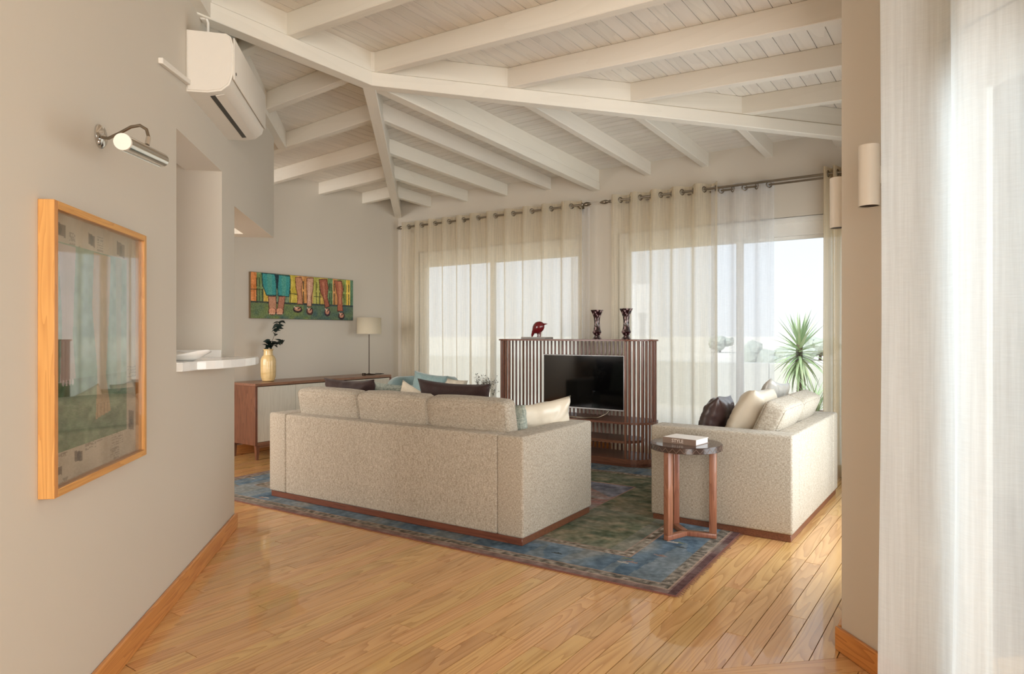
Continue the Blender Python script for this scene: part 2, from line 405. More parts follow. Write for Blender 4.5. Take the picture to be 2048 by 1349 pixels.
def paint_grid(name, W, H, w_, h_, img, mat, parent, flip=False):
    # flat picture in local x (right) z (up), facing -y ; img[H,W,3] in sRGB 0..255, row 0 on top
    xs = np.linspace(0, w_, W+1); zs = np.linspace(h_, 0, H+1)
    X, Z = np.meshgrid(xs, zs); V = np.stack([X, np.zeros_like(X), Z], -1).reshape(-1, 3)
    I = np.arange((H+1)*(W+1)).reshape(H+1, W+1)
    F = np.stack([I[:-1, :-1], I[1:, :-1], I[1:, 1:], I[:-1, 1:]], -1).reshape(-1, 4)
    return grid_mesh(name, V, F, img.reshape(-1, 3), mat, parent)
def grid_mesh(name, V, F, cols, mat, parent):
    me = bpy.data.meshes.new(name); me.vertices.add(len(V)); me.vertices.foreach_set('co', V.ravel())
    me.loops.add(len(F)*4); me.loops.foreach_set('vertex_index', F.ravel().astype(np.int32))
    me.polygons.add(len(F)); me.polygons.foreach_set('loop_start', np.arange(0, len(F)*4, 4, dtype=np.int32))
    me.polygons.foreach_set('loop_total', np.full(len(F), 4, dtype=np.int32)); me.update(calc_edges=True)
    c = np.clip(cols, 0, 255)/255; lin = np.where(c <= .04045, c/12.92, ((c+.055)/1.055)**2.4)
    at = me.color_attributes.new('paint', 'FLOAT_COLOR', 'CORNER')
    at.data.foreach_set('color', np.repeat(np.concatenate([lin, np.ones((len(lin), 1))], 1), 4, axis=0).ravel().astype(np.float32))
    me.materials.append(mat); return link(bpy.data.objects.new(name, me), parent)
def vnoise(H, W, ch, cw, seed):
    r = np.random.RandomState(seed); g = r.rand(ch+2, cw+2)
    y = np.linspace(0, ch, H, endpoint=False); x = np.linspace(0, cw, W, endpoint=False)
    yi = y.astype(int); xi = x.astype(int); fy = (y-yi)[:, None]; fx = (x-xi)[None]
    fy = fy*fy*(3-2*fy); fx = fx*fx*(3-2*fx)
    a = g[yi][:, xi]; b_ = g[yi][:, xi+1]; c = g[yi+1][:, xi]; d_ = g[yi+1][:, xi+1]
    return (a*(1-fx)+b_*fx)*(1-fy)+(c*(1-fx)+d_*fx)*fy
class Canvas:
    def __init__(s, W, H): s.W, s.H = W, H; s.a = np.zeros((H, W, 3)); s.y, s.x = np.mgrid[0:H, 0:W]; s.x = (s.x+.5)/W; s.y = (s.y+.5)/H
    def poly(s, pts, c, al=1):
        ins = np.zeros((s.H, s.W), bool); n = len(pts)
        for i in range(n):
            (x0, y0), (x1, y1) = pts[i], pts[(i+1) % n]
            if y0 == y1: continue
            ins ^= ((s.y > min(y0, y1)) & (s.y <= max(y0, y1)) & (s.x < (x1-x0)*(s.y-y0)/(y1-y0)+x0))
        s.a[ins] = s.a[ins]*(1-al)+np.array(c)*al; return ins
    def ell(s, cx, cy, rx, ry, c, al=1):
        m = ((s.x-cx)/rx)**2+((s.y-cy)/ry)**2 < 1; s.a[m] = s.a[m]*(1-al)+np.array(c)*al
    def line(s, pts, wd, c, al=1, asp=1):
        for (x0, y0), (x1, y1) in zip(pts[:-1], pts[1:]):
            dx, dy = (x1-x0)*asp, y1-y0; L = dx*dx+dy*dy+1e-12
            t = np.clip(((s.x-x0)*asp*dx+(s.y-y0)*dy)/L, 0, 1)
            m = ((s.x-x0)*asp-t*dx)**2+((s.y-y0)-t*dy)**2 < wd*wd; s.a[m] = s.a[m]*(1-al)+np.array(c)*al

# ------------------------------------------------------------------ room dimensions
XP, YW, XR = -6.465, 6.55, -.46           # painting wall, window wall, right wall
RX, RY = -3.46, 3.22                      # ridge line and the apex of the hips
ZA, ZB, ZC, ZR = 2.945, 2.935, 2.945, 3.074   # rafter undersides at the walls and at the ridge
DR = .14
def za(x, y): return ZA+(x-XP)*(ZR-ZA)/(RX-XP)
def zb(x, y): return ZB+(YW-y)*(ZR-ZB)/(YW-RY)
def zc(x, y): return ZC+(XR-x)*(ZR-ZC)/(XR-RX)
def hipL(x): return RY+(x-RX)*(YW-RY)/(XP-RX)      # y of left hip at x
def hipR(x): return RY+(x-RX)*(YW-RY)/(XR-RX)

# ---- floor
floor = box_obj('floor', (-6.7, 6, -3.4, 6.75, -.12, -.014), M['floor_gap']); tag(floor, kind='structure')
random.seed(11)
PW = .086; g = .0017; keep = []; rest = []
x = XP-.02
while x < 2.2:
    y = -4.2+random.random()*1.1
    while y < YW:
        L = random.choice([.9, 1.2, 1.4, 1.7])*random.uniform(.9, 1.1)
        q = [(x+g, y+g), (x+PW-g, y+g), (x+PW-g, y+L-g), (x+g, y+L-g)]
        q = clip(q, 0, -1, -YW)
        A = clip(q, -C45, C45, 2.372)                  # beyond the threshold strip
        B = clip(q, C45, -C45, -2.262)                 # camera side of it
        A = clip(A, -1, 0, -(XR+.12)) if A else A
        for P_, far in ((A, 1), (B, 0)):
            if not P_ or len(P_) < 3 or parea(P_) < .002: continue
            cx = sum(p[0] for p in P_)/len(P_); cy = sum(p[1] for p in P_)/len(P_)
            d = -cx*math.sin(R(35))+cy*math.cos(R(35)); lat = cx*math.cos(R(35))+cy*math.sin(R(35))
            dmax = max(-p[0]*math.sin(R(35))+p[1]*math.cos(R(35)) for p in P_)
            pp = max((p[0]+p[1])*C45 for p in P_)
            if not far and (dmax < 1.8 or cx < -2): rest.append((P_, 0)); continue
            under = (-4.9 < cx < -1.35 and 3.25 < cy < 5.9)
            vis = dmax > 2.45 and (pp > -1.1) and abs(lat) < d*.8+.2 and not under
            (keep if vis else rest).append((P_, parea(P_)/max(d, .5)**3))
        y += L
    x += PW
keep.sort(key=lambda t: -t[1])
rest += keep[298:]; keep = keep[:298]
for P_, _ in keep:
    bm = bmesh.new(); prism(bm, P_, -.016, random.uniform(-.0006, 0)); bm_obj('plank', bm, M['floor'], floor)
bm = bmesh.new()
for P_, _ in rest: prism(bm, P_, -.016, 0)
tag(bm_obj('planks', bm, M['floor'], floor), kind='stuff')
ff = Matrix.Rotation(R(45), 4, 'Z')
for p0, p1 in ((-1.0, .35), (.352, 1.85)):
    t_ = box_obj('threshold_board', (p0, p1, 2.264, 2.37, -.016, .0), M['floor_x'], floor); t_.rotation_euler.z = R(45)
    # rotated about the room origin so that its grain follows the strip

# ---- ceiling: base, boards, beams
ceil = empty('ceiling', kind='structure')
def clipA(q): return clip(clip(q, -1, 0, -RX), *half_hipL())
def half_hipL():   # region A: y <= hipL(x): points with x<RX
    m = (YW-RY)/(XP-RX); return (m, -1, m*RX-RY)
def half_hipR():
    m = (YW-RY)/(XR-RX); return (m, -1, m*RX-RY)
def regA(q): return clip(clip(q, -1, 0, -RX), *half_hipL())
def regC(q): return clip(clip(q, 1, 0, RX), *half_hipR())
def regB(q):
    a, b_, c = half_hipL(); q = clip(q, -a, -b_, -c); a, b_, c = half_hipR()
    return clip(q, -a, -b_, -c) if len(q) > 2 else q
big = [(-6.7, -3.4), (6, -3.4), (6, 6.8), (-6.7, 6.8)]
bm = bmesh.new()
for reg, zf in ((regA, za), (regB, zb), (regC, zc)):
    q = reg(big); prism(bm, q, lambda x, y, zf=zf: zf(x, y)+DR+.015, lambda x, y, zf=zf: zf(x, y)+DR+.12)
bm_obj('roof_deck', bm, M['ceil_gap'], ceil)
BW = .1; gg = .0022
def board(q, zf, mat):
    if len(q) < 3 or parea(q) < .004: return
    bm = bmesh.new(); prism(bm, q, lambda x, y: zf(x, y)+DR, lambda x, y: zf(x, y)+DR+.014); bm_obj('plank', bm, mat, ceil)
mat_x = wood('whitewashed_boards_x', srgb(224, 218, 208), srgb(203, 196, 186), 'X', 7, .8, 6, .4, .6, tint=.07, streak=.6)
x = RX
while x > XP-.1: board(regA([(x-BW+gg, -3.2), (x-gg, -3.2), (x-gg, 6.6), (x-BW+gg, 6.6)]), za, M['ceil_board']); x -= BW
x = RX
while x < 1.2: board(regC([(x+gg, -3.2), (x+BW-gg, -3.2), (x+BW-gg, 6.6), (x+gg, 6.6)]), zc, M['ceil_board']); x += BW
y = YW+.05
while y > RY-.05: board(regB([(-6.5, y-BW+gg), (-.4, y-BW+gg), (-.4, y-gg), (-6.5, y-gg)]), zb, mat_x); y -= BW
def beam(name, p0, p1, wd, dep, mat, z_under=None):
    """vertical-sided beam; p0,p1 = centre of the UNDERSIDE, dep = height"""
    p0 = Vector(p0); p1 = Vector(p1); L = (p1-p0).length; d = (p1-p0).normalized(); side = Vector((-d.y, d.x, 0)).normalized()
    o_ = None; bm = bmesh.new()
    # local frame: x along
    s = Vector((d.x, d.y, 0)).normalized()
    Lh = math.hypot(p1.x-p0.x, p1.y-p0.y); dz = p1.z-p0.z
    pts = []
    for xx, zz in ((0, 0), (Lh, dz)):
        for yy in (-wd/2, wd/2):
            for h in (0, dep): pts.append(bm.verts.new((xx, yy, zz+h)))
    a = pts
    for f in ((0, 1, 3, 2), (4, 6, 7, 5), (0, 4, 5, 1), (2, 3, 7, 6), (1, 5, 7, 3), (0, 2, 6, 4)): bm.faces.new([a[i] for i in f])
    es = [e_ for e_ in bm.edges if abs(e_.verts[0].co.x-e_.verts[1].co.x) > Lh*.5]
    bmesh.ops.bevel(bm, geom=es, offset=.004, segments=1, affect='EDGES')
    o_ = bm_obj(name, bm, mat, ceil); o_.location = p0; o_.rotation_euler.z = math.atan2(s.y, s.x); return o_
WB = M['white_wood']; BWD = .068; hB = BWD/2
for yn in (5.905, 5.22, 4.54, 3.86, 3.18, 2.49, 1.8, 1.1, .4, -.3, -1.0, -1.7, -2.4):
    yc = yn+hB; xe = RX if yc < RY else RX+(yc-RY)*(XP-RX)/(YW-RY)
    beam('rafter', (XP-.02, yc, za(XP-.02, 0)), (xe, yc, za(xe, 0)), BWD, DR, WB)
for yn in (6.0, 5.31, 4.62, 3.92, 3.225, 2.53, 1.84, 1.14, .45, -.25, -.95, -1.65, -2.35):
    yc = yn+hB; xe = RX if yc < RY else RX+(yc-RY)*(XR-RX)/(YW-RY)
    x1 = max(XR+.05, 2.6-yc) if yc < 2.9 else XR+.02
    beam('rafter', (xe, yc, zc(xe, 0)), (x1, yc, zc(x1, 0)), BWD, DR, WB)
for k in (-4, -3, -2, -1, 1, 2, 3, 4):
    xc = RX+.61*k-.005; ye = hipL(xc) if xc < RX else hipR(xc)
    beam('rafter', (xc, ye, zb(0, ye)), (xc, YW+.02, zb(0, YW)), BWD, DR, WB)
# centre beam of the window side: an upper and a lower board
beam('rafter', (RX, RY, zb(0, RY)), (RX, YW+.02, ZB), .075, DR, WB)
beam('lower_beam', (RX, RY, zb(0, RY)-.088), (RX, YW+.02, ZB-.088), .088, .086, WB)
# ridge and hips (lower board + upper board)
def pair(p, q, w2):
    beam('ridge_board', (p[0], p[1], p[2]), (q[0], q[1], q[2]), .07, DR, WB)
    beam('lower_beam', (p[0], p[1], p[2]-.097), (q[0], q[1], q[2]-.097), w2, .095, WB)
pair((RX, -3.2, ZR), (RX, RY+.03, ZR), .095)
pair((RX, RY, ZR), (XP, YW, ZA-.002), .088)
pair((RX, RY, ZR), (XR, YW, ZC-.002), .088)

# ---- walls
def walls(name, boxes, rot=0, mat=None, bev=0):
    bm = bmesh.new()
    for b_ in boxes: bx(bm, *b_)
    o_ = bm_obj(name, bm, mat or M['wall']); o_.rotation_euler.z = rot; return tag(o_, kind='structure')
H = 3.19
walls('wall_painting_side', [(XP-.2, XP, -3.4, YW+.2, 0, 3.2)])
W1 = (-6.10, -3.62); W2 = (-3.20, -.74); WT = 2.36
walls('wall_window_side', [(XP, W1[0], YW, YW+.2, 0, H), (W1[1], W2[0], YW, YW+.2, 0, H), (W2[1], 6, YW, YW+.2, 0, H),
                           (W1[0], W1[1], YW, YW+.2, WT, H), (W2[0], W2[1], YW, YW+.2, WT, H)])
SW = (3.62, 5.85)       # side window on the right wall (hidden from the photograph)
walls('wall_right', [(XR, XR+.2, SW[1], YW, 0, H), (XR, XR+.2, 3.2, SW[0], 0, H), (XR, XR+.2, SW[0], SW[1], 2.3, H)])
bm = bmesh.new()
a_, b2 = LW(1.77, 2.42), LW(1.77, 1.93); c_, d_ = LW(1.97, 1.93), (XR+.2, 3.2)
prism(bm, [(a_.x, a_.y), (b2.x, b2.y), (c_.x, c_.y), (XR+.2, 3.2), (XR, 3.2)], 0, H)
tag(bm_obj('wall_pillar', bm, M['wall']), kind='structure')
r45 = R(45)
walls('wall_near_right', [(1.77, 1.97, -3.2, -.4, 0, 3.25), (1.77, 1.97, -.4, 1.93, 2.25, 3.25)], r45)
LP = -1.03; NA0, NA1 = 3.457, 4.325; WE = 4.65; HE = 6.12
walls('wall_left', [(LP-.21, LP, -3.2, NA0, 0, 3.3), (LP-.21, LP, NA1, WE, 0, 3.3), (LP-.21, LP, NA0, NA1, 0, 1.09),
                    (LP-.21, LP, NA0, NA1, 2.265, 3.3), (LP-.21, LP, WE, HE, 2.115, 3.3), (LP-1.2, LP-.21, HE-.2, HE, 2.115, 3.3),
                    (LP-1.4, LP-.21, NA1, WE, 0, 2.9)], r45)
walls('wall_rear', [(LP-.21, 1.97, -3.4, -3.2, 0, 3.3)], r45)
walls('wall_kitchen', [(-6.6, 3, -3.4, -3.2, 0, 3.3)])
# wall plate timber on top of the left wall
wp = empty('trim_1', rz=r45, kind='structure')
bm = bmesh.new(); bx(bm, LP-.02, LP+.055, 3.4, 6.46, 2.985, 3.2); bm_obj('wall_plate', bm, WB, wp)
# baseboards
def baseboard(name, segs, rot=0):
    bm = bmesh.new()
    for s in segs: bx(bm, *s, bev=.004, seg=1)
    o_ = bm_obj(name, bm, M['base']); o_.rotation_euler.z = rot; return tag(o_, kind='structure')
baseboard('baseboard_left', [(LP, LP+.018, -3.1, WE+.018, 0, .1)], r45)
baseboard('baseboard_pillar', [(1.752, 1.77, 1.935, 2.44, 0, .095)], r45)
baseboard('baseboard_right', [(XR-.018, XR, 2.98, SW[0]-.02, 0, .095), (XR-.018, XR, SW[1]+.02, YW, 0, .095)])
baseboard('baseboard_window_side', [(XP, W1[0]-.06, YW-.018, YW, 0, .1), (W1[1]+.06, W2[0]-.06, YW-.018, YW, 0, .1), (W2[1]+.06, XR, YW-.018, YW, 0, .1)])
baseboard('baseboard_painting_side', [(XP, XP+.018, -3, YW-.02, 0, .1)])

# ---- windows
def window(name, x0, x1, z1, mid, m4loc=(0, 0, 0), rz=0, box_h=.17):
    """sliding glass door in local x (width), y (depth 0..), z"""
    r = empty(name, m4loc, rz, kind='structure'); f = .055
    bm = bmesh.new()
    bx(bm, x0, x0+f, 0, .1, 0, z1); bx(bm, x1-f, x1, 0, .1, 0, z1); bx(bm, x0+f, x1-f, 0, .1, 0, .03); bx(bm, x0+f, x1-f, .0, .1, z1-.05, z1)
    bx(bm, x0+f, x1-f, .012, .1, z1-box_h, z1-.05)
    # inner casing
    bx(bm, x0-.05, x0, -.02, 0, 0, z1+.05); bx(bm, x1, x1+.05, -.02, 0, 0, z1+.05); bx(bm, x0, x1, -.02, 0, z1, z1+.05)
    bm_obj('window_frame', bm, M['pvc'], r)
    for k, (a, b_, yy) in enumerate(((x0+f, mid+.04, .025), (mid-.04, x1-f, .062))):
        bm = bmesh.new(); s = .065; zt = z1-box_h
        bx(bm, a, a+s, yy, yy+.03, .03, zt, bev=.004, seg=1); bx(bm, b_-s, b_, yy, yy+.03, .03, zt, bev=.004, seg=1)
        bx(bm, a+s, b_-s, yy, yy+.03, .03, .03+s); bx(bm, a+s, b_-s, yy, yy+.03, zt-.03, zt)
        sa = bm_obj('sash', bm, M['pvc'], r)
        box_obj('pane', (a+s, b_-s, yy+.012, yy+.018, .03+s, zt-.03), M['glass'], sa)
    return r
window('window_1', W1[0], W1[1], WT, -4.93, (0, YW+.03, 0))
window('window_2', W2[0], W2[1], WT, -1.93, (0, YW+.03, 0))
window('window_3', -SW[1], -SW[0], 2.3, -4.7, (XR+.04, 0, 0), R(-90))
window('window_4', -1.93, .4, 2.25, -.7, (LW(1.8, 0).x, LW(1.8, 0).y, 0), R(-45))

# ------------------------------------------------------------------ outside
bm = bmesh.new(); bx(bm, -16, 14, YW+.2, 12.2, -.3, -.03); bx(bm, 2.0, 14, -6, YW+.2, -.3, -.03)
tag(bm_obj('terrace', bm, M['terrace']), kind='structure')
par = empty('parapet', kind='structure')
for k in range(10): box_obj('wall_section', (-15+3*k+.004, -12+3*k-.004, 12, 12.18, -.05, .78), M['parapet'], par, bev=.01, seg=1)
gz = NT('dry_ground_far')
n_ = gz.noise(gz.coords((1, 1, 1)), .05, 4, .6); gz.bsdf(gz.ramp(n_, (.35, srgb(206, 202, 192)), (.6, srgb(222, 216, 204))), 1, 0, None, spec=0)
g_ = mesh_obj('ground', [(-900, 12.5, -3), (900, 12.5, -3), (900, 1500, -3), (-900, 1500, -3)], [(0, 1, 2, 3)], gz.m); tag(g_, kind='structure')
def px2room(px, Y):
    t = (px-1024)/1341; d = Y/(math.sin(R(35))*t+math.cos(R(35))); return d*(math.cos(R(35))*t-math.sin(R(35))), d
def shrub(px, Y, rad, h, label, seed):
    X, d = px2room(px, Y); r = empty('shrub', (X, Y, -3), label=label, cat='shrub', group='shrubs out on the far plain')
    bm = bmesh.new(); rnd = random.Random(seed)
    for k in range(7):
        m = Matrix.Translation((rnd.uniform(-.6, .6)*rad, rnd.uniform(-.5, .5)*rad, h*rnd.uniform(.35, .75))) @ Matrix.Diagonal((rad*rnd.uniform(.4, .6), rad*.5, h*rnd.uniform(.25, .35), 1))
        bmesh.ops.create_icosphere(bm, subdivisions=2, radius=1, matrix=m)
    for v in bm.verts: v.co += Vector((mnoise.noise(v.co*1.1), mnoise.noise(v.co*1.3+Vector((5, 0, 0))), mnoise.noise(v.co*1.2)))*rad*.25
    bm_obj('crown', bm, M['bush'], r); tube_obj('trunk', [(0, 0, 0), (.1, 0, h*.5)], rad*.08, M['bark'], r, 6)
for i, (px, Y, rad, h, lb) in enumerate(((1512, 75, 1.8, 3.4, 'hazy grey-green shrub on the plain, seen through the white sheer curtain'),
                                         (1562, 58, 1.5, 2.6, 'dark hazy shrub just left of the spiky plant beyond the terrace wall'),
                                         (1588, 80, 2.0, 3.6, 'hazy tree line clump behind the spiky plant, left of its crown'),
                                         (1640, 120, 3.0, 3.9, 'hazy tree clump on the horizon right of the spiky plant'),
                                         (1440, 160, 3.0, 3.9, 'hazy clump seen through the curtain edge between cream and white panels'))):
    shrub(px, Y, rad, h, lb, i)
# yucca in a planter
YX, YY = px2room(1599, 10.6)[0], 10.6
yu = empty('yucca_plant', (YX, YY, -.03), label='spiky green yucca standing on the terrace outside the uncovered window pane', cat='plant')
lathe_obj('planter', [(.17, 0), (.2, .02), (.25, .34), (.27, .36), (.27, .4), (.23, .4), (.22, .36)], M['pot'], yu, 28)
tube_obj('trunk', [(0, 0, .3), (.01, 0, .6), (-.01, .01, .9), (0, 0, 1.16)], [.05, .045, .05, .045], M['bark'], yu, 10)
def leaf_mesh(L, wd, droop, seed):
    vs = []; fs = []; n = 6
    for i in range(n+1):
        s = i/n; ww = wd*(math.sin(PI*min(1, .25+s*.75))**.7)*(1-s**4)+.001
        x_ = L*s; z_ = -droop*L*s*s
        for k, yy in enumerate((-ww, 0, ww)): vs.append((x_, yy, z_+(0 if k == 1 else .35*ww)))
    for i in range(n):
        for k in range(2): fs.append((i*3+k, i*3+3+k, i*3+4+k, i*3+1+k))
    me = bpy.data.meshes.new('leaf'); me.from_pydata(vs, [], fs); me.materials.append(M['yucca']); return me
lms = [leaf_mesh(.52, .021, d_, 0) for d_ in (.02, .12, .3, .55)]
rnd = random.Random(3)
for k in range(96):
    el = R(84)-R(150)*(k/96)**.9+R(rnd.uniform(-7, 7)); az = k*2.39996+rnd.uniform(-.2, .2)
    o_ = bpy.data.objects.new('leaf', lms[0 if el > R(30) else (1 if el > R(0) else 2)]); link(o_, yu)
    o_.location = (0, 0, 1.17-.30*(k/96)); s = rnd.uniform(.82, 1.12)
    o_.rotation_euler = (0, -el, az); o_.scale = (s, s, s)
gr = empty('grass_clump', (YX+.30, YY-.55, -.03), label='pale green long-bladed grass clump at the foot of the spiky plant', cat='plant')
lathe_obj('planter', [(.12, 0), (.17, .22), (.18, .24), (.15, .24)], M['pot'], gr, 20)
gl = leaf_mesh(.55, .009, .35, 0)
for k in range(60):
    o_ = bpy.data.objects.new('blade', gl); link(o_, gr); o_.location = (rnd.uniform(-.06, .06), rnd.uniform(-.06, .06), .22)
    s = rnd.uniform(.6, 1.1); o_.rotation_euler = (0, -R(rnd.uniform(40, 86)), rnd.uniform(0, 2*PI)); o_.scale = (s, s, s)

# ------------------------------------------------------------------ rug (pattern is woven print: painted per face)
def make_rug():
    Wd, Dp = 4.18, 2.95; nx, ny = 418*1, 295*1
    r = empty('area_rug', (-1.212, 3.109, 0), R(2.2), 'large worn Persian style rug in blue, green and faded red under the sofas', 'rug')
    x = (np.arange(nx)+.5)/nx*Wd; y = (np.arange(ny)+.5)/ny*Dp; X, Y = np.meshgrid(x, y)      # X measured from right edge
    e = np.minimum(np.minimum(X, Wd-X), np.minimum(Y, Dp-Y)); ex = np.minimum(X, Wd-X); ey = np.minimum(Y, Dp-Y)
    n1 = vnoise(ny, nx, 50, 70, 1); n2 = vnoise(ny, nx, 14, 20, 2); n3 = vnoise(ny, nx, 147, 209, 3); n4 = vnoise(ny, nx, 6, 60, 4)
    n5 = vnoise(ny, nx, 90, 18, 5)
    C = np.zeros((ny, nx, 3))
    def put(m, c, var=0, nn=n1):
        c = np.array(c, float); C[m] = c+((nn[m]-.5)*var)[:, None]
    put(e < 9, (92, 116, 134), 40)
    blue = np.stack([84+60*(n2-.5)+30*(n1-.5), 112+40*(n2-.5)+34*(n1-.5), 134+20*(n2-.5)+40*(n1-.5)], -1)
    C[:] = blue
    grey = (n4 > .62) & (e < .42); C[grey] = C[grey]*.6+np.array((142, 138, 126))*.4
    put((e < .05), (134, 96, 84), 30)
    put((X < .045) & (ex < .05), (96, 50, 48), 20)
    put((e >= .05) & (e < .058), (172, 132, 104), 20)
    band = (e >= .058) & (e < .115); C[band] = np.array((118, 104, 86))+((n3[band]-.5)*80)[:, None]*np.array((1, .85, .75))
    put((e >= .115) & (e < .122), (168, 128, 100), 20)
    # motifs in the blue border
    rr = np.random.RandomState(5)
    for k in range(150):
        cx, cy = rr.rand()*Wd, rr.rand()*Dp; ee = min(cx, Wd-cx, cy, Dp-cy)
        if .14 < ee < .38:
            m = (abs(X-cx)/.045+abs(Y-cy)/.018 < 1) & (Y > cy-.01)
            C[m] = [(52, 66, 66), (176, 164, 150), (150, 110, 98), (110, 120, 84)][rr.randint(4)]
    put((e >= .40) & (e < .408), (176, 128, 102), 20)
    band = (e >= .408) & (e < .46); C[band] = np.array((132, 112, 88))+((n3[band]-.5)*100)[:, None]
    put((e >= .46) & (e < .468), (172, 122, 98), 20)
    gm = e >= .468; G = np.stack([108+90*(n1-.45)+50*(n5-.5), 112+50*(n1-.5)+26*(n5-.5), 74+46*(n1-.5)+20*(n5-.5)], -1)
    C[gm] = G[gm]; m2 = gm & (e < .56) & (ex < .56); C[m2] = C[m2]*.4+np.array((122, 122, 108))*.6
    cm = (ex > 1.06) & (ey > .90); put((ex > 1.045) & (ey > .885), (184, 120, 100), 20)
    CC = np.stack([158+50*(n1-.5)-30*(n5-.5), 112+40*(n1-.5)+50*(n5-.5), 104+40*(n1-.5)+60*(n5-.5)], -1); C[cm] = CC[cm]
    md = ((X-Wd/2)/.6)**2+((Y-Dp/2)/.36)**2 < 1; C[md & cm] = blue[md & cm]*.8+30
    # far part of the field fades into pinks and blues with diagonal corner pieces
    cz = cm & (abs(X-1.1)*.8+abs(Y-(Dp-.95)) < .36); C[cz] = np.array((112, 112, 130))+((n1[cz]-.5)*70)[:, None]
    fy = np.clip((n2-.45)*1.2, 0, .5)[..., None]; C = C*(1-fy)+np.array((150, 140, 120))*fy
    C += (n3-.5)[..., None]*34; lum = C.mean(-1, keepdims=True); C = lum+(C-lum)*.66; C = C*.88+12
    Xv, Yv = np.meshgrid(-np.linspace(0, Wd, nx+1), np.linspace(0, Dp, ny+1)); Z = np.full_like(Xv, .009)
    wav = .004*np.sin(Xv*2.1)*(Yv < .03); Yv = Yv+.02*np.sin(-Xv*PI/Wd)*0
    V = np.stack([Xv, Yv, Z], -1).reshape(-1, 3); I = np.arange((ny+1)*(nx+1)).reshape(ny+1, nx+1)
    F = np.stack([I[:-1, :-1], I[1:, :-1], I[1:, 1:], I[:-1, 1:]], -1).reshape(-1, 4)
    grid_mesh('pile', V, F, C.reshape(-1, 3), attr_mat('rug_wool', .95, .22, 160, bs=.8), r)
    box_obj('backing', (-Wd, 0, 0, Dp, .0005, .0085), plain('rug_edge', srgb(122, 78, 68), .9), r)
    vs = []; fs = []; rn = random.Random(9)
    for side in (0, -Wd):
        for k in range(420):
            yy = Dp*k/420; L = rn.uniform(.012, .03)*(1 if side == 0 else -1); s = rn.uniform(-.006, .006); i = len(vs)
            vs += [(side, yy, .006), (side, yy+.0035, .006), (side+L, yy+.0035+s, .002), (side+L, yy+s, .002)]; fs.append((i, i+1, i+2, i+3))
    tag(mesh_obj('fringe', vs, fs, plain('rug_fringe', srgb(120, 74, 66), .9), r), kind='stuff')
make_rug()

# ------------------------------------------------------------------ sofas
def sofa(name, label, loc, rz, L, D, n, lean, ctop, thick, yb):
    r = empty(name, loc, rz, label, 'sofa', 'linen sofas'); A = .19; B = .135; H_ = .652; pb = .045
    box_obj('plinth', (.012, L-.012, .012, D-.012, 0, pb), M['plinth'], r, bev=.003, seg=1)
    lin = M['linen']
    for x0 in (0, L-A): soft = box_obj('arm', (x0, x0+A, 0, D, pb, H_), lin, r, bev=.016, seg=4)
    box_obj('back', (A+.0015, L-A-.0015, .002, B, pb, H_-.001), lin, r, bev=.014, seg=4)
    box_obj('seat_base', (A+.001, L-A-.001, B+.001, D-.01, pb, .27), lin, r, bev=.012, seg=3)
    w_ = (L-2*A-.004)/n
    for k in range(n):
        xc = A+.002+w_*(k+.5)
        soft_box('seat_cushion', w_-.006, D-B-.02, .155, .035, .012, lin, r, m4=Matrix.Translation((xc, (D+B)/2+.004, .35)))
        h = (ctop-.425)/math.cos(lean)
        m4 = Matrix.Translation((xc, yb, .43)) @ Matrix.Rotation(lean, 4, 'X') @ Matrix.Translation((0, 0, h/2))
        soft_box('back_cushion', w_-.008, thick, h, .032, .012, lin, r, m4=m4, wob=.003, seed=k*3, n=16)
        cu = [c for c in r.children if c.name.startswith('back_cushion')][-1]
        for sy in (-1, 1):
            hx_ = (w_-.008)/2-.0085; hy_ = sy*(thick/2-.0085); z0_, z1_ = -h/2+.0085, h/2-.0085; q = .03; loop = []
            for (cx_, cz_, a0_) in ((hx_-q, z1_-q, 0), (-hx_+q, z1_-q, 90), (-hx_+q, z0_+q, 180), (hx_-q, z0_+q, 270)):
                for j in range(5): a_ = R(a0_+22.5*j); loop.append(m4 @ Vector((cx_+q*math.cos(a_), hy_, cz_+q*math.sin(a_))))
            loop.append(loop[0]); tube_obj('piping', loop, .0026, lin, cu, 6)
    return r
sofa('sofa', 'long three-seat oatmeal linen sofa on a dark wood plinth, its back to the camera', (-4.562, 3.204, .010), R(2.2), 2.337, .924, 3, R(10), .838, .135, .235)
sofa('sofa', 'shorter two-seat oatmeal linen sofa at right behind the round side table', (-.94, 4.316, .0), R(90), 1.56, .92, 2, R(24), .812, .145, .315)

# throw pillows of the long sofa
def on1(x, y, z):     # local coordinates of the long sofa
    c, s = math.cos(R(2.2)), math.sin(R(2.2)); return Vector((-4.562+c*x-s*y, 3.204+s*x+c*y, z))
pillow('dark brown velvet lumbar pillow above the left seat of the long sofa', M['velvet_brown'], .60, .43, .13, on1(.48, .46, .50), R(-1), R(10), 1, .012, R(-1))
pillow('plain dark brown pillow above the right half of the long sofa back', M['velvet_brown'], .64, .45, .13, on1(1.50, .46, .50), R(3), R(10), 5, .007, R(1.5))
pillow('small cream pillow with an upright corner between the two brown pillows', M['cream_fab'], .38, .42, .11, on1(.95, .54, .47), R(14), R(8), 8, .006, R(24))
pillow('grey patterned pillow mostly hidden behind the left brown velvet pillow', M['green_fab'], .46, .42, .10, on1(.70, .62, .48), R(8), R(8), 12, .005, R(4))
pillow('grey green woven pillow squeezed beside the right back cushion of the long sofa', M['green_fab'], .42, .39, .11, on1(1.97, .43, .43), R(-14), R(8), 15, .005, R(0))
pillow('shiny cream satin pillow leaning on the right arm of the long sofa', M['satin'], .50, .40, .15, on1(2.02, .74, .42), R(60), R(12), 21, .010, R(-7))
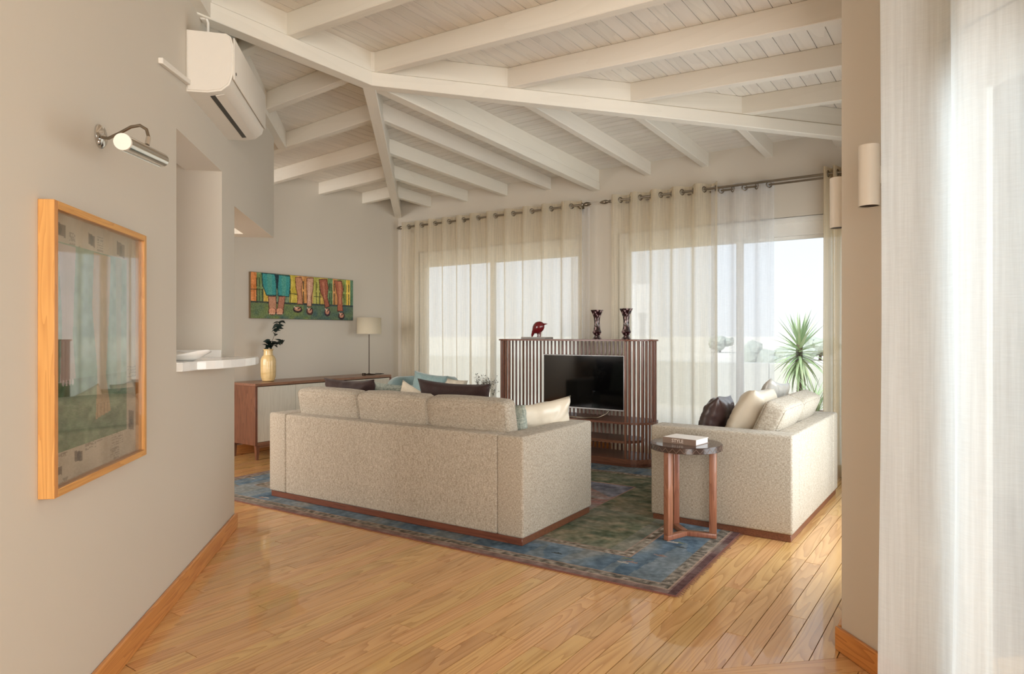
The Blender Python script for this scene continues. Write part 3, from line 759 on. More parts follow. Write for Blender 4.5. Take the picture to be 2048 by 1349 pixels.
# throw pillows of the loveseat
pillow('dark brown glossy leather pillow nearest the camera arm of the short sofa', M['leather'], .50, .42, .17, (-1.67, 4.84, .43), R(96), R(20), 31, .009, R(3))
pillow('large cream satin pillow between the brown leather pillow and the near back cushion', M['satin'], .60, .50, .22, (-1.45, 4.86, .43), R(91), R(24), 35, .008, R(3))
pillow('silvery crinkled satin pillow at the far end of the short sofa', M['silver_fab'], .46, .52, .14, (-1.46, 5.40, .43), R(84), R(20), 41, .012, R(8))
pillow('mauve pillow tucked in front of the silvery crinkled pillow on the short sofa', M['mauve'], .36, .42, .09, (-1.60, 5.36, .43), R(88), R(20), 44, .01, R(4))

# ------------------------------------------------------------------ round side table, book
tb = empty('side_table', (-1.522, 4.078, .010), label='round side table with dark inlaid top and reddish wood legs, holding a book', cat='table')
TR = .222; TZ = .582
lathe_obj('tabletop', [(TR-.008, TZ-.040), (TR, TZ-.036), (TR, TZ-.004), (TR-.004, TZ)], M['dark_top'], tb, 72)
vs = []; fs = []
NZ = 30
for k in range(NZ*2):
    a0, a1 = 2*PI*k/(NZ*2), 2*PI*(k+1)/(NZ*2); zA, zB_ = (TZ-.034, TZ-.008) if k % 2 == 0 else (TZ-.008, TZ-.034)
    st = 5
    for s in range(st):
        f0, f1 = s/st, (s+1)/st; i = len(vs)
        for f in (f0, f1):
            a = a0+(a1-a0)*f; z = zA+(zB_-zA)*f
            vs += [((TR+.0012)*math.cos(a), (TR+.0012)*math.sin(a), z-.002), ((TR+.0012)*math.cos(a), (TR+.0012)*math.sin(a), z+.002)]
        fs.append((i, i+2, i+3, i+1))
mesh_obj('zigzag_inlay', vs, fs, M['inlay'], tb)
for ang in (-109, 14, 134):
    m4 = Matrix.Rotation(R(ang), 4, 'Z')
    box_obj('leg', (.142, .186, -.019, .019, .03, TZ-.04), M['teak'], tb, bev=.003, seg=2, m4=m4)
    box_obj('foot_bar', (.0, .186, -.019, .019, .0, .03), M['teak'], tb, bev=.003, seg=2, m4=m4)
bk = empty('book', (-1.548, 4.03, .592), R(-4), 'thick taupe coffee table book titled STYLE lying on the round side table', 'book')
# local: spine along x facing -y
# spine runs from near corner (px 1370) to left (px 1320)
BWx, BDy, BH = .225, .17, .036
bk.rotation_euler.z = R(-42+35); bk.location = (-1.523, 4.078, .592)
box_obj('page_block', (-BWx/2+.004, BWx/2-.004, -BDy/2+.003, BDy/2-.004, .003, BH-.003), M['page'], bk)
box_obj('cover', (-BWx/2, BWx/2, -BDy/2, BDy/2, 0, .003), M['cover'], bk)
box_obj('cover', (-BWx/2, BWx/2, -BDy/2, BDy/2, BH-.003, BH), M['cover_top'], bk)
box_obj('spine', (-BWx/2, BWx/2, -BDy/2-.002, -BDy/2+.002, 0, BH), M['cover'], bk)
def text_obj(name, body, size, mat, parent, m4, ext=.0004):
    cu = bpy.data.curves.new(name+'_curve', 'FONT'); cu.body = body; cu.size = size; cu.extrude = ext; cu.align_x = 'CENTER'; cu.align_y = 'CENTER'
    tmp = bpy.data.objects.new('tmp', cu); COL.objects.link(tmp); dg = bpy.context.evaluated_depsgraph_get(); dg.update()
    me = bpy.data.meshes.new_from_object(tmp.evaluated_get(dg)); bpy.data.objects.remove(tmp); me.transform(m4); me.materials.clear(); me.materials.append(mat)
    me.name = name; return link(bpy.data.objects.new(name, me), parent)
text_obj('lettering', 'STYLE', .03, M['letter'], bk, Matrix.Translation((-.01, -BDy/2-.0024, BH/2)) @ Matrix.Rotation(R(90), 4, 'X'))

# ------------------------------------------------------------------ slatted media unit and what stands on it
UX, UY = -3.46, 6.06; UL, UD = 1.80, .44
mu = empty('media_unit', (UX, UY, .010), label='walnut oval media unit of vertical slats with the television on its shelf', cat='cabinet')
def stadium(L, D, n=12):
    r = D/2; hx = L/2-r; pts = []
    for k in range(n+1): a = -PI/2+PI*k/n; pts.append((hx+r*math.cos(a), r*math.sin(a)))
    for k in range(n+1): a = PI/2+PI*k/n; pts.append((-hx+r*math.cos(a), r*math.sin(a)))
    return pts
bm = bmesh.new(); prism(bm, stadium(UL+.02, UD+.02), 1.198, 1.214); bm_obj('top_panel', bm, M['walnut_lx'], mu)
bm = bmesh.new(); prism(bm, stadium(UL-.03, UD-.03), 0, .03); prism(bm, stadium(UL+.01, UD+.01), .03, .075); bm_obj('base_panel', bm, M['walnut_lx'], mu)
bm = bmesh.new(); prism(bm, stadium(UL+.016, UD+.016), .405, .425); bm_obj('shelf', bm, M['walnut_lx'], mu)
bm = bmesh.new(); prism(bm, stadium(UL-.26, UD-.06), .215, .24); bm_obj('shelf', bm, M['walnut_lx'], mu)
sl = bpy.data.meshes.new('slat')
bm = bmesh.new(); bx(bm, -.010, .010, -.006, .006, .075, 1.198, bev=.003, seg=1); bm.to_mesh(sl); bm.free(); sl.materials.append(M['walnut'])
rr = UD/2-.014; hx = UL/2-UD/2
def slat(x_, y_, a):
    o_ = bpy.data.objects.new('slat', sl); link(o_, mu); o_.location = (x_, y_, 0); o_.rotation_euler.z = a
sp_ = .0465; nb = int(2*hx/sp_)
for k in range(nb+1): slat(-hx+2*hx*k/nb, rr, 0)
for k in range(1, 17):
    a = PI/2-PI*k/16*1.0
    slat(hx+rr*math.cos(a), rr*math.sin(a), a-PI/2); slat(-hx-rr*math.cos(a), rr*math.sin(a), PI/2-a)
# two shallow front wraps
# television
tv = empty('television', (-3.313, 5.985, .435), label='flat black television with a silver lower edge standing in the slatted unit', cat='television')
TW, TH = .93, .545; tz = .085
box_obj('housing', (-TW/2, TW/2, -.012, .03, tz, tz+TH), M['silver'], tv, bev=.003, seg=1)
box_obj('screen', (-TW/2+.007, TW/2-.009, -.0135, -.0125, tz+.014, tz+TH-.006), M['screen'], tv)
box_obj('rear_cover', (-TW/2+.12, TW/2-.12, .03, .06, tz+.06, tz+TH-.1), M['black'], tv, bev=.01, seg=2)
pts = [(.30, .02, tz+.01), (.27, -.02, tz-.035), (.20, -.06, .012), (.08, -.085, .006), (-.08, -.085, .006), (-.20, -.06, .012), (-.27, -.02, tz-.035), (-.30, .02, tz+.01)]
tube_obj('stand', pts, .008, M['nickel'], tv, 8)
bxr = empty('set_top_box', (-4.07, 6.02, .435), label='small black receiver box on the shelf at the left end of the slatted unit', cat='receiver')
box_obj('casing', (-.13, .13, -.09, .09, .004, .06), M['black'], bxr, bev=.005, seg=2)
bm = bmesh.new()
for sx in (-.1, .1):
    for sy in (-.07, .07): bx(bm, sx-.01, sx+.01, sy-.01, sy+.01, 0, .006)
bm_obj('feet', bm, M['black'], bxr)
# bird on its slab
Xb, _ = px2room(1074, 6.06)
ds = empty('display_plate', (Xb, 6.06, 1.224), label='low pale grey rectangular plate under the red bird on the slatted unit', cat='plate')
box_obj('plate', (-.155, .155, -.08, .08, 0, .022), M['slab'], ds, bev=.003, seg=1)
brd = empty('bird_figurine', (Xb+.02, 6.06, 1.246), label='dark red round-backed bird figurine standing on the grey plate', cat='figurine'); brd.scale = (1.2, 1.2, 1.2)
bm = bmesh.new()
bmesh.ops.create_uvsphere(bm, u_segments=24, v_segments=16, radius=1)
for v in bm.verts:
    x_, y_, z_ = v.co; back = max(0, -x_)
    v.co = Vector((x_*.062-.004+(-.03*back*max(0, -z_)), y_*.042*(1-.25*back), .083+z_*(.056 if z_ > 0 else .052)-.028*back**2*(1 if z_ < .3 else .6)+.012*max(0, x_)))
bm_obj('body', bm, M['birdred'], brd, smooth=True)
bm = bmesh.new(); bmesh.ops.create_cone(bm, segments=10, radius1=.012, radius2=.001, depth=.045, cap_ends=True, matrix=Matrix.Translation((.072, 0, .115)) @ Matrix.Rotation(R(85), 4, 'Y'))
bm_obj('beak', bm, M['birdred'], brd, smooth=True)
for (x_, y_) in ((-.018, .015), (.022, -.012)):
    tube_obj('leg', [(x_, y_, .045), (x_+.003, y_, .015), (x_, y_, .001)], [.012, .006, .008], M['birdred'], brd, 8)
tube_obj('tail', [(-.045, 0, .06), (-.066, 0, .02), (-.07, 0, .002)], [.018, .012, .006], M['birdred'], brd, 8)
# ruby vases
def vase(px, y0, scale, label):
    X, _ = px2room(px, y0)
    r = empty('crystal_vase', (X, y0, 1.224), label=label, cat='vase', group='ruby crystal vases'); r.scale = (scale,)*3
    fl = lambda a, z: .035*math.cos(8*a) if z > .05 else .05*math.cos(12*a)
    lathe_obj('bowl', [(.030, .05), (.043, .062), (.047, .075), (.036, .10), (.030, .14), (.029, .18), (.034, .225), (.048, .265), (.064, .295), (.066, .302), (.061, .302), (.045, .262), (.028, .2), (.026, .12), (.02, .08)], M['ruby'], r, 48, flute=fl, auto=30)
    lathe_obj('foot', [(.042, 0), (.046, .006), (.04, .016), (.028, .03), (.026, .042), (.034, .052)], M['ruby'], r, 40, flute=lambda a, z: .03*math.cos(12*a))
vase(1194, 6.06, .98, 'ruby cut crystal vase, the left one of two on the slatted unit')
vase(1252.5, 6.02, 1.0, 'ruby cut crystal vase, the right one of two nearest the unit end')

# ------------------------------------------------------------------ sideboard with lamp and vase
SX0, SX1, SY0, SY1, SZ = -6.43, -5.98, 4.04, 5.94, .776
sb = empty('sideboard', ((SX0+SX1)/2, (SY0+SY1)/2, 0), label='long low walnut sideboard with white doors below the painting', cat='sideboard')
hw, hl = (SX1-SX0)/2, (SY1-SY0)/2
box_obj('top', (-hw, hw, -hl, hl, SZ-.028, SZ), M['walnut_x'], sb, bev=.003, seg=1)
for s in (-1, 1): box_obj('side_panel', (-hw, hw, s*hl-(.028 if s > 0 else 0), s*hl+(.028 if s < 0 else 0), .15, SZ-.028), M['walnut'], sb, bev=.002, seg=1)
box_obj('bottom_panel', (-hw, hw, -hl+.028, hl-.028, .15, .178), M['walnut_x'], sb)
box_obj('rear_panel', (-hw, -hw+.01, -hl+.028, hl-.028, .178, SZ-.028), M['walnut_x'], sb)
dw = (2*hl-.056)/4
for k in range(4): box_obj('door', (hw-.022, hw-.004, -hl+.028+dw*k+.0015, -hl+.028+dw*(k+1)-.0015, .181, SZ-.036), M['door_w'], sb, bev=.001, seg=1)
for sx in (-1, 1):
    for sy in (-1, 1):
        bm = bmesh.new(); xx, yy = sx*(hw-.03), sy*(hl-.04)
        lathe(bm, [(.016, 0), (.028, .15)], 4, Matrix.Translation((xx, yy, 0)) @ Matrix.Rotation(R(45), 4, 'Z')); bm_obj('leg', bm, M['walnut'], sb)
for s in (-1, 1): box_obj('rail', (s*(hw-.03)-.009, s*(hw-.03)+.009, -hl+.06, hl-.06, .118, .15), M['walnut_x'], sb)
lm = empty('table_lamp', (-6.2, 5.775, SZ), label='slim table lamp with cream drum shade at the right end of the sideboard', cat='lamp')
lathe_obj('base', [(.085, 0), (.088, .004), (.084, .010), (.02, .014), (.012, .02)], M['lampmetal'], lm, 32)
tube_obj('stem', [(0, 0, .014), (0, 0, .52)], .005, M['lampmetal'], lm, 8)
bm = bmesh.new(); lathe(bm, [(.150, .505), (.146, .705), (.144, .705), (.148, .505)], 48, cap=False); bm_obj('shade', bm, M['shade'], lm, smooth=True)
lathe_obj('bulb_holder', [(.012, .5), (.016, .53), (.014, .56)], M['white'], lm, 12)
tube_obj('cord', [(.02, .04, .006), (.06, .12, .005), (.05, .2, .005), (-.02, .22, .005), (-.1, .2, .005)], .0035, M['black'], lm, 6)
ttl = lathe_obj('tealight_holder', [(.02, 0), (.022, .03), (.018, .032)], M['lampmetal'], None, 16); ttl.location = (-6.1, 5.60, SZ)
tag(ttl, 'tiny dark metal holder just left of the lamp base on the sideboard', 'candle holder')
vs_ = empty('ceramic_vase', (-6.2, 4.345, SZ), label='ribbed ochre ceramic vase at the left end of the sideboard', cat='vase')
lathe_obj('body', [(.05, 0), (.062, .008), (.066, .025), (.075, .05), (.077, .1), (.077, .2), (.075, .235), (.062, .265), (.047, .28), (.045, .325), (.052, .335), (.052, .342), (.043, .342), (.038, .3)], M['ceramic'], vs_, 60, flute=lambda a, z: .022*math.cos(14*a) if .04 < z < .25 else 0, auto=35)
brn = empty('leafy_branch', (-6.2, 4.345, SZ+.06), label='dark green leafy branch standing in the ochre vase', cat='branch')
lf = leaf_mesh(.07, .024, .25, 0); lf.materials.clear(); lf.materials.append(M['leafdark'])
rnd = random.Random(5)
for (pts, nl, t0) in (([(0, 0, 0), (0, .02, .28), (.01, .055, .40), (.0, .10, .50), (0, .15, .575)], 11, .62), ([(0, 0, 0), (0, .01, .27), (.02, .06, .33), (.03, .17, .37)], 13, .42), ([(0, 0, 0), (0, -.005, .28), (.03, .0, .36)], 9, .55)):
    tube_obj('stem', pts, .0022, M['stem'], brn, 6)
    P_ = [Vector(p) for p in pts]
    for k in range(nl):
        s = (t0+(1-t0)*k/(nl-1))*(len(P_)-1); i = min(int(s), len(P_)-2); p = P_[i].lerp(P_[i+1], s-i)
        o_ = bpy.data.objects.new('leaf', lf); link(o_, brn); o_.location = p; sc = rnd.uniform(.75, 1.15)
        o_.rotation_euler = (rnd.uniform(-1, 1), rnd.uniform(-1.0, .5), rnd.choice((0, PI))+rnd.uniform(-1.2, 1.2)+PI/2); o_.scale = (sc, sc*1.1, sc)

# ------------------------------------------------------------------ long canvas painting
def canvas_painting():
    W, H_ = 330, 118; c = Canvas(W, H_); asp = 1.436/.5
    def P(x, y): return ((x-150)/1780, (y-(130+.076*(x-150)))/(815-.045*(x-150)))
    def PP(*a): return [P(*q) for q in a]
    c.a[:] = (176, 162, 88)
    for (x0, x1, col) in ((140, 235, (214, 136, 78)), (235, 345, (122, 142, 92)), (345, 420, (214, 178, 84)), (420, 760, (120, 140, 110)), (760, 890, (206, 184, 78)), (890, 1060, (206, 146, 86)),
                          (1060, 1170, (196, 150, 96)), (1170, 1300, (176, 172, 86)), (1300, 1440, (200, 168, 84)), (1440, 1530, (112, 146, 98)), (1530, 1620, (206, 148, 92)), (1620, 1740, (150, 150, 84)),
                          (1740, 1790, (148, 168, 92)), (1790, 1870, (228, 194, 82)), (1870, 1935, (98, 132, 104))):
        m = (c.x >= (x0-150)/1780) & (c.x < (x1-150)/1780); c.a[m] = col
    nz = vnoise(H_, W, 10, 70, 3); c.a += (nz-.5)[..., None]*44
    for x_ in (240, 280, 330, 775, 1000, 1230, 1290, 1470, 1500, 1560, 1750, 1790, 1840):
        for (a, b_) in ((.12, .3), (.36, .5), (.52, .62)):
            c.line([P(x_, 0)[0:1]+(a,), P(x_, 0)[0:1]+(b_,)], .011, (46, 52, 40), .85, asp)
    c.line([(0, .37), (.1, .37)], .008, (70, 60, 40), .8, asp); c.line([(.34, .42), (.42, .43)], .01, (60, 60, 40), .8, asp); c.line([(.58, .46), (.66, .46)], .008, (80, 80, 50), .8, asp)
    fl = c.y > .645+.01*np.sin(c.x*20)
    n2 = vnoise(H_, W, 8, 22, 9); base = np.stack([70+60*n2, 96+46*n2, 92-20*n2], -1); c.a[fl] = base[fl]
    c.line([(0, .65), (1, .65)], .02, (38, 46, 54), .8, asp)
    m = (c.x < .14) & fl; c.a[m] = c.a[m]*.5+np.array((112, 128, 84))*.5
    m = (c.x > .55) & fl; c.a[m] = c.a[m]*.6+np.array((58, 84, 96))*.4
    def limb(pts, col, sh=(90, 50, 40)):
        c.poly(PP(*pts), col); q = PP(*pts); c.line(q+[q[0]], .010, sh, .75, asp)
    # trousers
    for pts in (((320, 150), (520, 165), (545, 260), (545, 545), (390, 540), (330, 360)), ((570, 175), (770, 195), (775, 330), (755, 565), (575, 550), (560, 260))):
        c.poly(PP(*pts), (62, 148, 146)); q = PP(*pts); c.line(q+[q[0]], .011, (28, 64, 70), .9, asp)
        c.poly([(x_*.35+q[0][0]*.3+.35*q[3][0], y_) for x_, y_ in q], (110, 168, 140), .4)
    c.poly(PP((520, 160), (590, 175), (570, 420), (545, 420)), (30, 52, 60))
    # bare calves and feet
    limb([(420, 560), (540, 560), (545, 800), (430, 800)], (190, 138, 110)); limb([(590, 560), (690, 560), (660, 800), (560, 800)], (180, 120, 96))
    for cx in (480, 600):
        u, v = P(cx, 830); c.ell(u, v, .038, .085, (98, 56, 48)); c.ell(u, v-.01, .030, .068, (214, 152, 120))
        for k in range(4): c.ell(u-.022+.014*k, v+.05, .006, .018, (232, 182, 150))
    limb([(860, 210), (960, 215), (985, 300), (960, 420), (975, 560), (985, 700), (890, 700), (905, 560), (870, 400)], (198, 140, 104))
    limb([(1060, 225), (1175, 225), (1170, 420), (1140, 560), (1140, 740), (1060, 740), (1065, 560), (1055, 400)], (206, 158, 132))
    limb([(1280, 250), (1420, 245), (1450, 400), (1430, 560), (1470, 740), (1390, 770), (1360, 600), (1300, 470)], (158, 92, 70), (70, 34, 30))
    limb([(1560, 270), (1700, 275), (1730, 420), (1710, 600), (1730, 830), (1620, 830), (1630, 600), (1600, 430)], (172, 100, 74), (80, 40, 34))
    c.poly(PP((1640, 290), (1690, 290), (1690, 700), (1655, 700)), (208, 140, 104), .7); c.poly(PP((1330, 300), (1370, 300), (1400, 600), (1380, 620)), (200, 134, 104), .7)
    c.poly(PP((1090, 300), (1120, 300), (1110, 640), (1080, 640)), (228, 190, 166), .7)
    for cx, cy, rx, ry, cc in ((900, 800, .045, .07, (54, 38, 40)), (1110, 830, .034, .09, (70, 40, 40)), (1430, 850, .032, .10, (60, 44, 56)), (1700, 920, .036, .09, (54, 40, 44))):
        u, v = P(cx, cy); c.ell(u, v, rx, ry, cc); c.ell(u, v-.02, rx*.66, ry*.7, (196, 138, 112)); c.line([(u, v-ry*.2), (u-rx*.7, v-ry*.9)], .012, (225, 200, 180), .9, asp); c.line([(u, v-ry*.2), (u+rx*.7, v-ry*.9)], .012, (50, 34, 34), .9, asp)
    c.a += (vnoise(H_, W, 59, 160, 12)-.5)[..., None]*30
    r = empty('canvas_painting', (XP, 4.288, 1.448), R(90), 'long horizontal canvas painting of seated legs with sandals above the sideboard', 'painting')
    # local x runs along +Y of the room, the face looks along local -y (room +X)
    box_obj('canvas', (0, 1.436, -.034, -.001, 0, .502), plain('canvas_edge', srgb(92, 72, 48), .8), r, bev=.002, seg=1)
    im = paint_grid('painted_face', W, H_, 1.430, .496, c.a, attr_mat('acrylic_paint', .5, .05, 90), r); im.location = (.003, -.0355, .003)
canvas_painting()

# ------------------------------------------------------------------ pine-framed picture and picture light on the left wall
def framed():
    r = empty('framed_picture', LW(LP, 2.18, .785), R(45)+R(90), 'tall pine-framed picture with newsprint mat hanging on the left wall', 'picture')
    # local x along +a, local -y towards the room (p+)
    w_, h_, d_, f = .75, .885, .045, .024
    for dims in ((0, f, -d_, 0, 0, h_), (w_-f, w_, -d_, 0, 0, h_)): box_obj('frame_side', dims, M['frame'], r, bev=.0015, seg=1)
    fx = wood('pine_picture_frame_x', srgb(206, 150, 84), srgb(176, 116, 56), 'X', 40, 2, 7, .6, .4, .2, tint=.15)
    for dims in ((f, w_-f, -d_, 0, 0, f), (f, w_-f, -d_, 0, h_-f, h_)): box_obj('frame_rail', dims, fx, r, bev=.0015, seg=1)
    W, H_ = 175, 210; c = Canvas(W, H_)
    paper = np.array((206, 190, 164)); c.a[:] = paper; c.a += (vnoise(H_, W, 12, 10, 2)-.5)[..., None]*30
    rn = random.Random(4)
    for k in range(30):       # columns of unreadable newsprint
        x0, y0 = rn.random(), rn.random(); ww = rn.uniform(.05, .12); hh = rn.uniform(.05, .1)
        for j in range(8):
            yy = y0+j*hh/8
            for q in range(6):
                if rn.random() < .75: c.line([(x0+ww*q/6, yy), (x0+ww*(q+.7)/6, yy)], .0028, (120, 108, 92), .5)
    for (x0, y0, x1, y1) in ((.06, .03, .17, .085), (.40, .035, .47, .09), (.74, .03, .84, .1), (.04, .93, .14, .97), (.9, .80, .97, .9), (.26, .9, .34, .95)):
        c.poly([(x0, y0), (x1, y0+.01), (x1, y1), (x0, y1-.01)], (112, 98, 84)); c.ell((x0+x1)/2, (y0+y1)/2, .02, .02, (60, 52, 48))
    xa, xb, ya, yb = .07, .87, .105, .885
    ins = (c.x > xa+.01*np.sin(c.y*9)) & (c.x < xb) & (c.y > ya) & (c.y < yb)
    n1 = vnoise(H_, W, 16, 5, 6); n2 = vnoise(H_, W, 40, 24, 7)
    G = np.stack([128+60*(n1-.5)+30*(n2-.5), 158+40*(n1-.5)+26*(n2-.5), 124+50*(n1-.5)+26*(n2-.5)], -1)
    c.a[ins] = G[ins]
    low = ins & (c.y > .62); GL = np.stack([104+50*(n1-.5)+50*(n2-.5), 134+40*(n1-.5)+50*(n2-.5), 96+40*(n1-.5)+46*(n2-.5)], -1); c.a[low] = GL[low]
    c.poly([(.10, .11), (.27, .11), (.24, .45), (.27, .62), (.12, .63), (.14, .4)], (222, 186, 178), .75)
    for k in range(4): c.ell(.15+.03*k, .63, .012, .012, (240, 220, 214), .9)
    c.poly([(.46, .11), (.66, .11), (.64, .35), (.60, .62), (.66, .78), (.48, .80), (.50, .6), (.44, .34)], (214, 160, 110), .75)
    for k in range(4): c.line([(.50+.04*k, .74), (.50+.04*k, .79)], .004, (120, 90, 50), .8)
    c.poly([(.72, .11), (.80, .11), (.79, .7), (.74, .7)], (190, 160, 120), .4)
    c.line([(.04, .45), (.09, .45)], .005, (120, 110, 90), .7)
    im = paint_grid('artwork', W, H_, w_-2*f, h_-2*f, c.a, attr_mat('artwork_paper', .8, .04, 120), r); im.location = (f, -.012, f)
    box_obj('backing', (f, w_-f, -.0115, -.001, f, h_-f), M['cover'], r)
    box_obj('glass', (f, w_-f, -d_+.011, -d_+.013, f, h_-f), M['pic_glass'], r)
framed()
pl = empty('picture_light', LW(LP, 2.60, 1.975), R(135), 'chrome gooseneck picture light mounted above the pine-framed picture', 'lamp')
# local x along +a, -y into the room
lathe_obj('rosette', [(.042, 0), (.042, .006), (.034, .014), (.008, .018), (.006, .022)], M['chrome'], pl, 36, m4=Matrix.Rotation(R(90), 4, 'X'))
def ploc(px, y, p):   # room point on the ray through a pixel at across-distance p, in the light's local frame
    t = (px-1024)/1341; k = (t*math.cos(R(10))+math.sin(R(10))); d = p/k
    lat = t*d; a = -lat*math.sin(R(10))+d*math.cos(R(10)); z = 1.27+(670-y)*d/1341
    return Vector((a-2.60, -(p-LP), z-1.975))
arm = [ploc(204, 275, -1.01), ploc(217, 277, -.985), ploc(240, 266, -.94), ploc(262, 254, -.90), ploc(280, 251, -.87), ploc(293, 259, -.85), ploc(297.5, 275, -.84)]
tube_obj('arm', arm, .0055, M['nickel'], pl, 10)
tube_obj('joint', [ploc(297, 275, -.84), ploc(294, 290, -.84)], .008, M['chrome'], pl, 12)
A_, B_ = ploc(246, 284, -.84), ploc(323, 320, -.84); dv = (B_-A_)
mt = Matrix.Translation(A_) @ dv.to_track_quat('Z', 'Y').to_matrix().to_4x4(); L = dv.length
bm = bmesh.new(); rad = .0255; segs = 22; ring = []
for zz in (0, L):
    ring.append([bm.verts.new(mt @ Vector((rad*math.cos(a), rad*math.sin(a), zz))) for a in [2*PI*k/segs for k in range(segs)]])
for k in range(segs): bm.faces.new((ring[0][k], ring[0][(k+1) % segs], ring[1][(k+1) % segs], ring[1][k]))
bm.faces.new(ring[0][::-1]); bm.faces.new(ring[1])
bm_obj('lamp_tube', bm, M['chrome'], pl, auto=50)
lathe_obj('end_cap', [(.0262, -.006), (.0265, -.002), (.0262, .004), (.02, .0045)], M['ac'], pl, 28, m4=mt)
tube_obj('lower_lip', [A_+Vector((0, .004, -.027)), B_+Vector((0, .004, -.027))], .0022, M['chrome'], pl, 6)

# ------------------------------------------------------------------ air conditioner and small wall things
ac = empty('air_conditioner', LW(LP, 3.61, 2.50), R(135), 'white split air conditioner high on the left wall', 'air conditioner')
prof = [(0, .0), (-.10, -.0), (-.165, .012), (-.205, .045), (-.222, .10), (-.222, .255), (-.212, .29), (-.19, .305), (0, .312)]
Lac = .87
bm = bmesh.new(); r0 = [bm.verts.new((0.0, y_, z_)) for y_, z_ in prof]; r1 = [bm.verts.new((Lac, y_, z_)) for y_, z_ in prof]
bm.faces.new(r0); bm.faces.new(r1[::-1])
for i in range(len(prof)): bm.faces.new((r0[i], r1[i], r1[(i+1) % len(prof)], r0[(i+1) % len(prof)]))
bmesh.ops.bevel(bm, geom=[e_ for e_ in bm.edges if abs(e_.verts[0].co.x-e_.verts[1].co.x) < .01], offset=.008, segments=3, affect='EDGES')
bm_obj('casing', bm, M['ac'], ac, auto=30)
box_obj('front_panel', (.012, Lac-.012, -.2285, -.221, .075, .29), M['ac'], ac, bev=.004, seg=2)
def quad(name, pts, mat, parent, th=.002):
    a = [Vector(p) for p in pts]; n = (a[1]-a[0]).cross(a[2]-a[0]).normalized()*th
    return mesh_obj(name, a+[p+n for p in a], [(3, 2, 1, 0), (4, 5, 6, 7), (0, 1, 5, 4), (1, 2, 6, 5), (2, 3, 7, 6), (3, 0, 4, 7)], mat, parent)
quad('air_slot', [(.06, -.126, .003), (Lac-.07, -.126, .003), (Lac-.07, -.100, -.0015), (.06, -.100, -.0015)], M['black'], ac, .003)
quad('flap', [(.05, -.172, .010), (Lac-.05, -.172, .010), (Lac-.05, -.128, -.002), (.05, -.128, -.002)], M['ac'], ac, .003)
lathe_obj('emblem', [(.008, 0), (.008, .0015), (.006, .002)], M['black'], ac, 16, m4=Matrix.Translation((.045, -.2285, .115)) @ Matrix.Rotation(R(90), 4, 'X'))
box_obj('mounting_plate', (.02, Lac-.02, -.001, .0, .04, .30), M['lampmetal'], ac)
pc = empty('pipe_cover', LW(LP, 3.20, 2.475), R(135), 'white plastic cable duct sloping up the wall to the air conditioner', 'cable duct')
tube_m = Matrix.Rotation(R(-7.5), 4, 'Y')
box_obj('duct', (0, .41, -.022, 0, 0, .026), M['ac'], pc, bev=.003, seg=1, m4=tube_m)
bkt = empty('cable_junction', LW(LP, 3.80, 3.0), R(135), 'small white junction and cable where the ridge beam meets the left wall', 'junction box')
box_obj('cover', (.04, .10, -.03, 0, -.03, .05), M['ac'], bkt, bev=.01, seg=3)
tube_obj('cable', [(.05, -.02, .02), (.06, -.04, -.04), (.10, -.03, -.09), (.15, -.01, -.13)], .007, M['ac'], bkt, 8)
def outlet(loc, rz, label, holes=True, w_=.12, h_=.085):
    r = empty('wall_outlet', loc, rz, label, 'outlet')
    box_obj('cover_plate', (-w_/2, w_/2, -.008, 0, -h_/2, h_/2), M['ac'], r, bev=.003, seg=2)
    box_obj('insert', (-w_/2+.02, -w_/2+.045, -.0095, -.008, -.024, .024), M['white'], r, bev=.0006, seg=1)
    box_obj('switch', (-w_/2+.047, w_/2-.02, -.011, -.008, -.024, .024), M['white'], r, bev=.001, seg=1)
    if holes:
        for dz in (-.008, .009):
            lathe_obj('socket_hole', [(.0028, 0), (.0028, .0006)], M['black'], r, 10, m4=Matrix.Translation((-w_/2+.031, -.0094, dz)) @ Matrix.Rotation(R(90), 4, 'X'))
outlet(LW(1.77, 1.985, .545), R(-45), 'white double outlet plate low on the pillar beside the near curtain')
outlet(LW(LP, 1.66, .545), R(135), 'white outlet plate at the left edge low on the left wall', holes=False)
# counter and bowl in the serving hatch
ct = empty('counter', rz=R(45), label='white curved stone counter ledge in the hatch of the left wall', cat='counter')
pts = [(LP+.006, NA0+.004), (LP+.03, NA0-.004), (LP+.045, NA0+.06)]
for k in range(9):
    s = k/8; pts.append((LP+.05+.17*math.sin(s*PI/2*.95), NA0+.16+.30*s+.28*s*s))
pts += [(LP+.215, NA0+.86), (LP+.19, NA0+.93), (LP+.12, NA0+.97), (LP+.005, NA0+.985), (LP+.005, NA1), (LP+.001, NA1-.001), (LP-.5, NA1-.001), (LP-.5, NA0+.004)]
bm = bmesh.new(); prism(bm, pts, 1.092, 1.135); bmesh.ops.bevel(bm, geom=[e_ for e_ in bm.edges if abs(e_.verts[0].co.z-e_.verts[1].co.z) < .001], offset=.004, segments=2, affect='EDGES')
bm_obj('worktop', bm, M['stone'], ct)
box_obj('upstand', (LP-.5, LP-.002, NA1-.014, NA1-.001, 1.135, 1.178), M['stone'], ct, bev=.002, seg=1)
bowl = empty('serving_dish', LW(LP-.035, NA0+.255, 1.135), R(30), 'white wavy-rimmed dish standing on the hatch counter', 'dish'); bowl.scale = (.74, .74, .74)
bm = bmesh.new(); rings = []; NS = 48
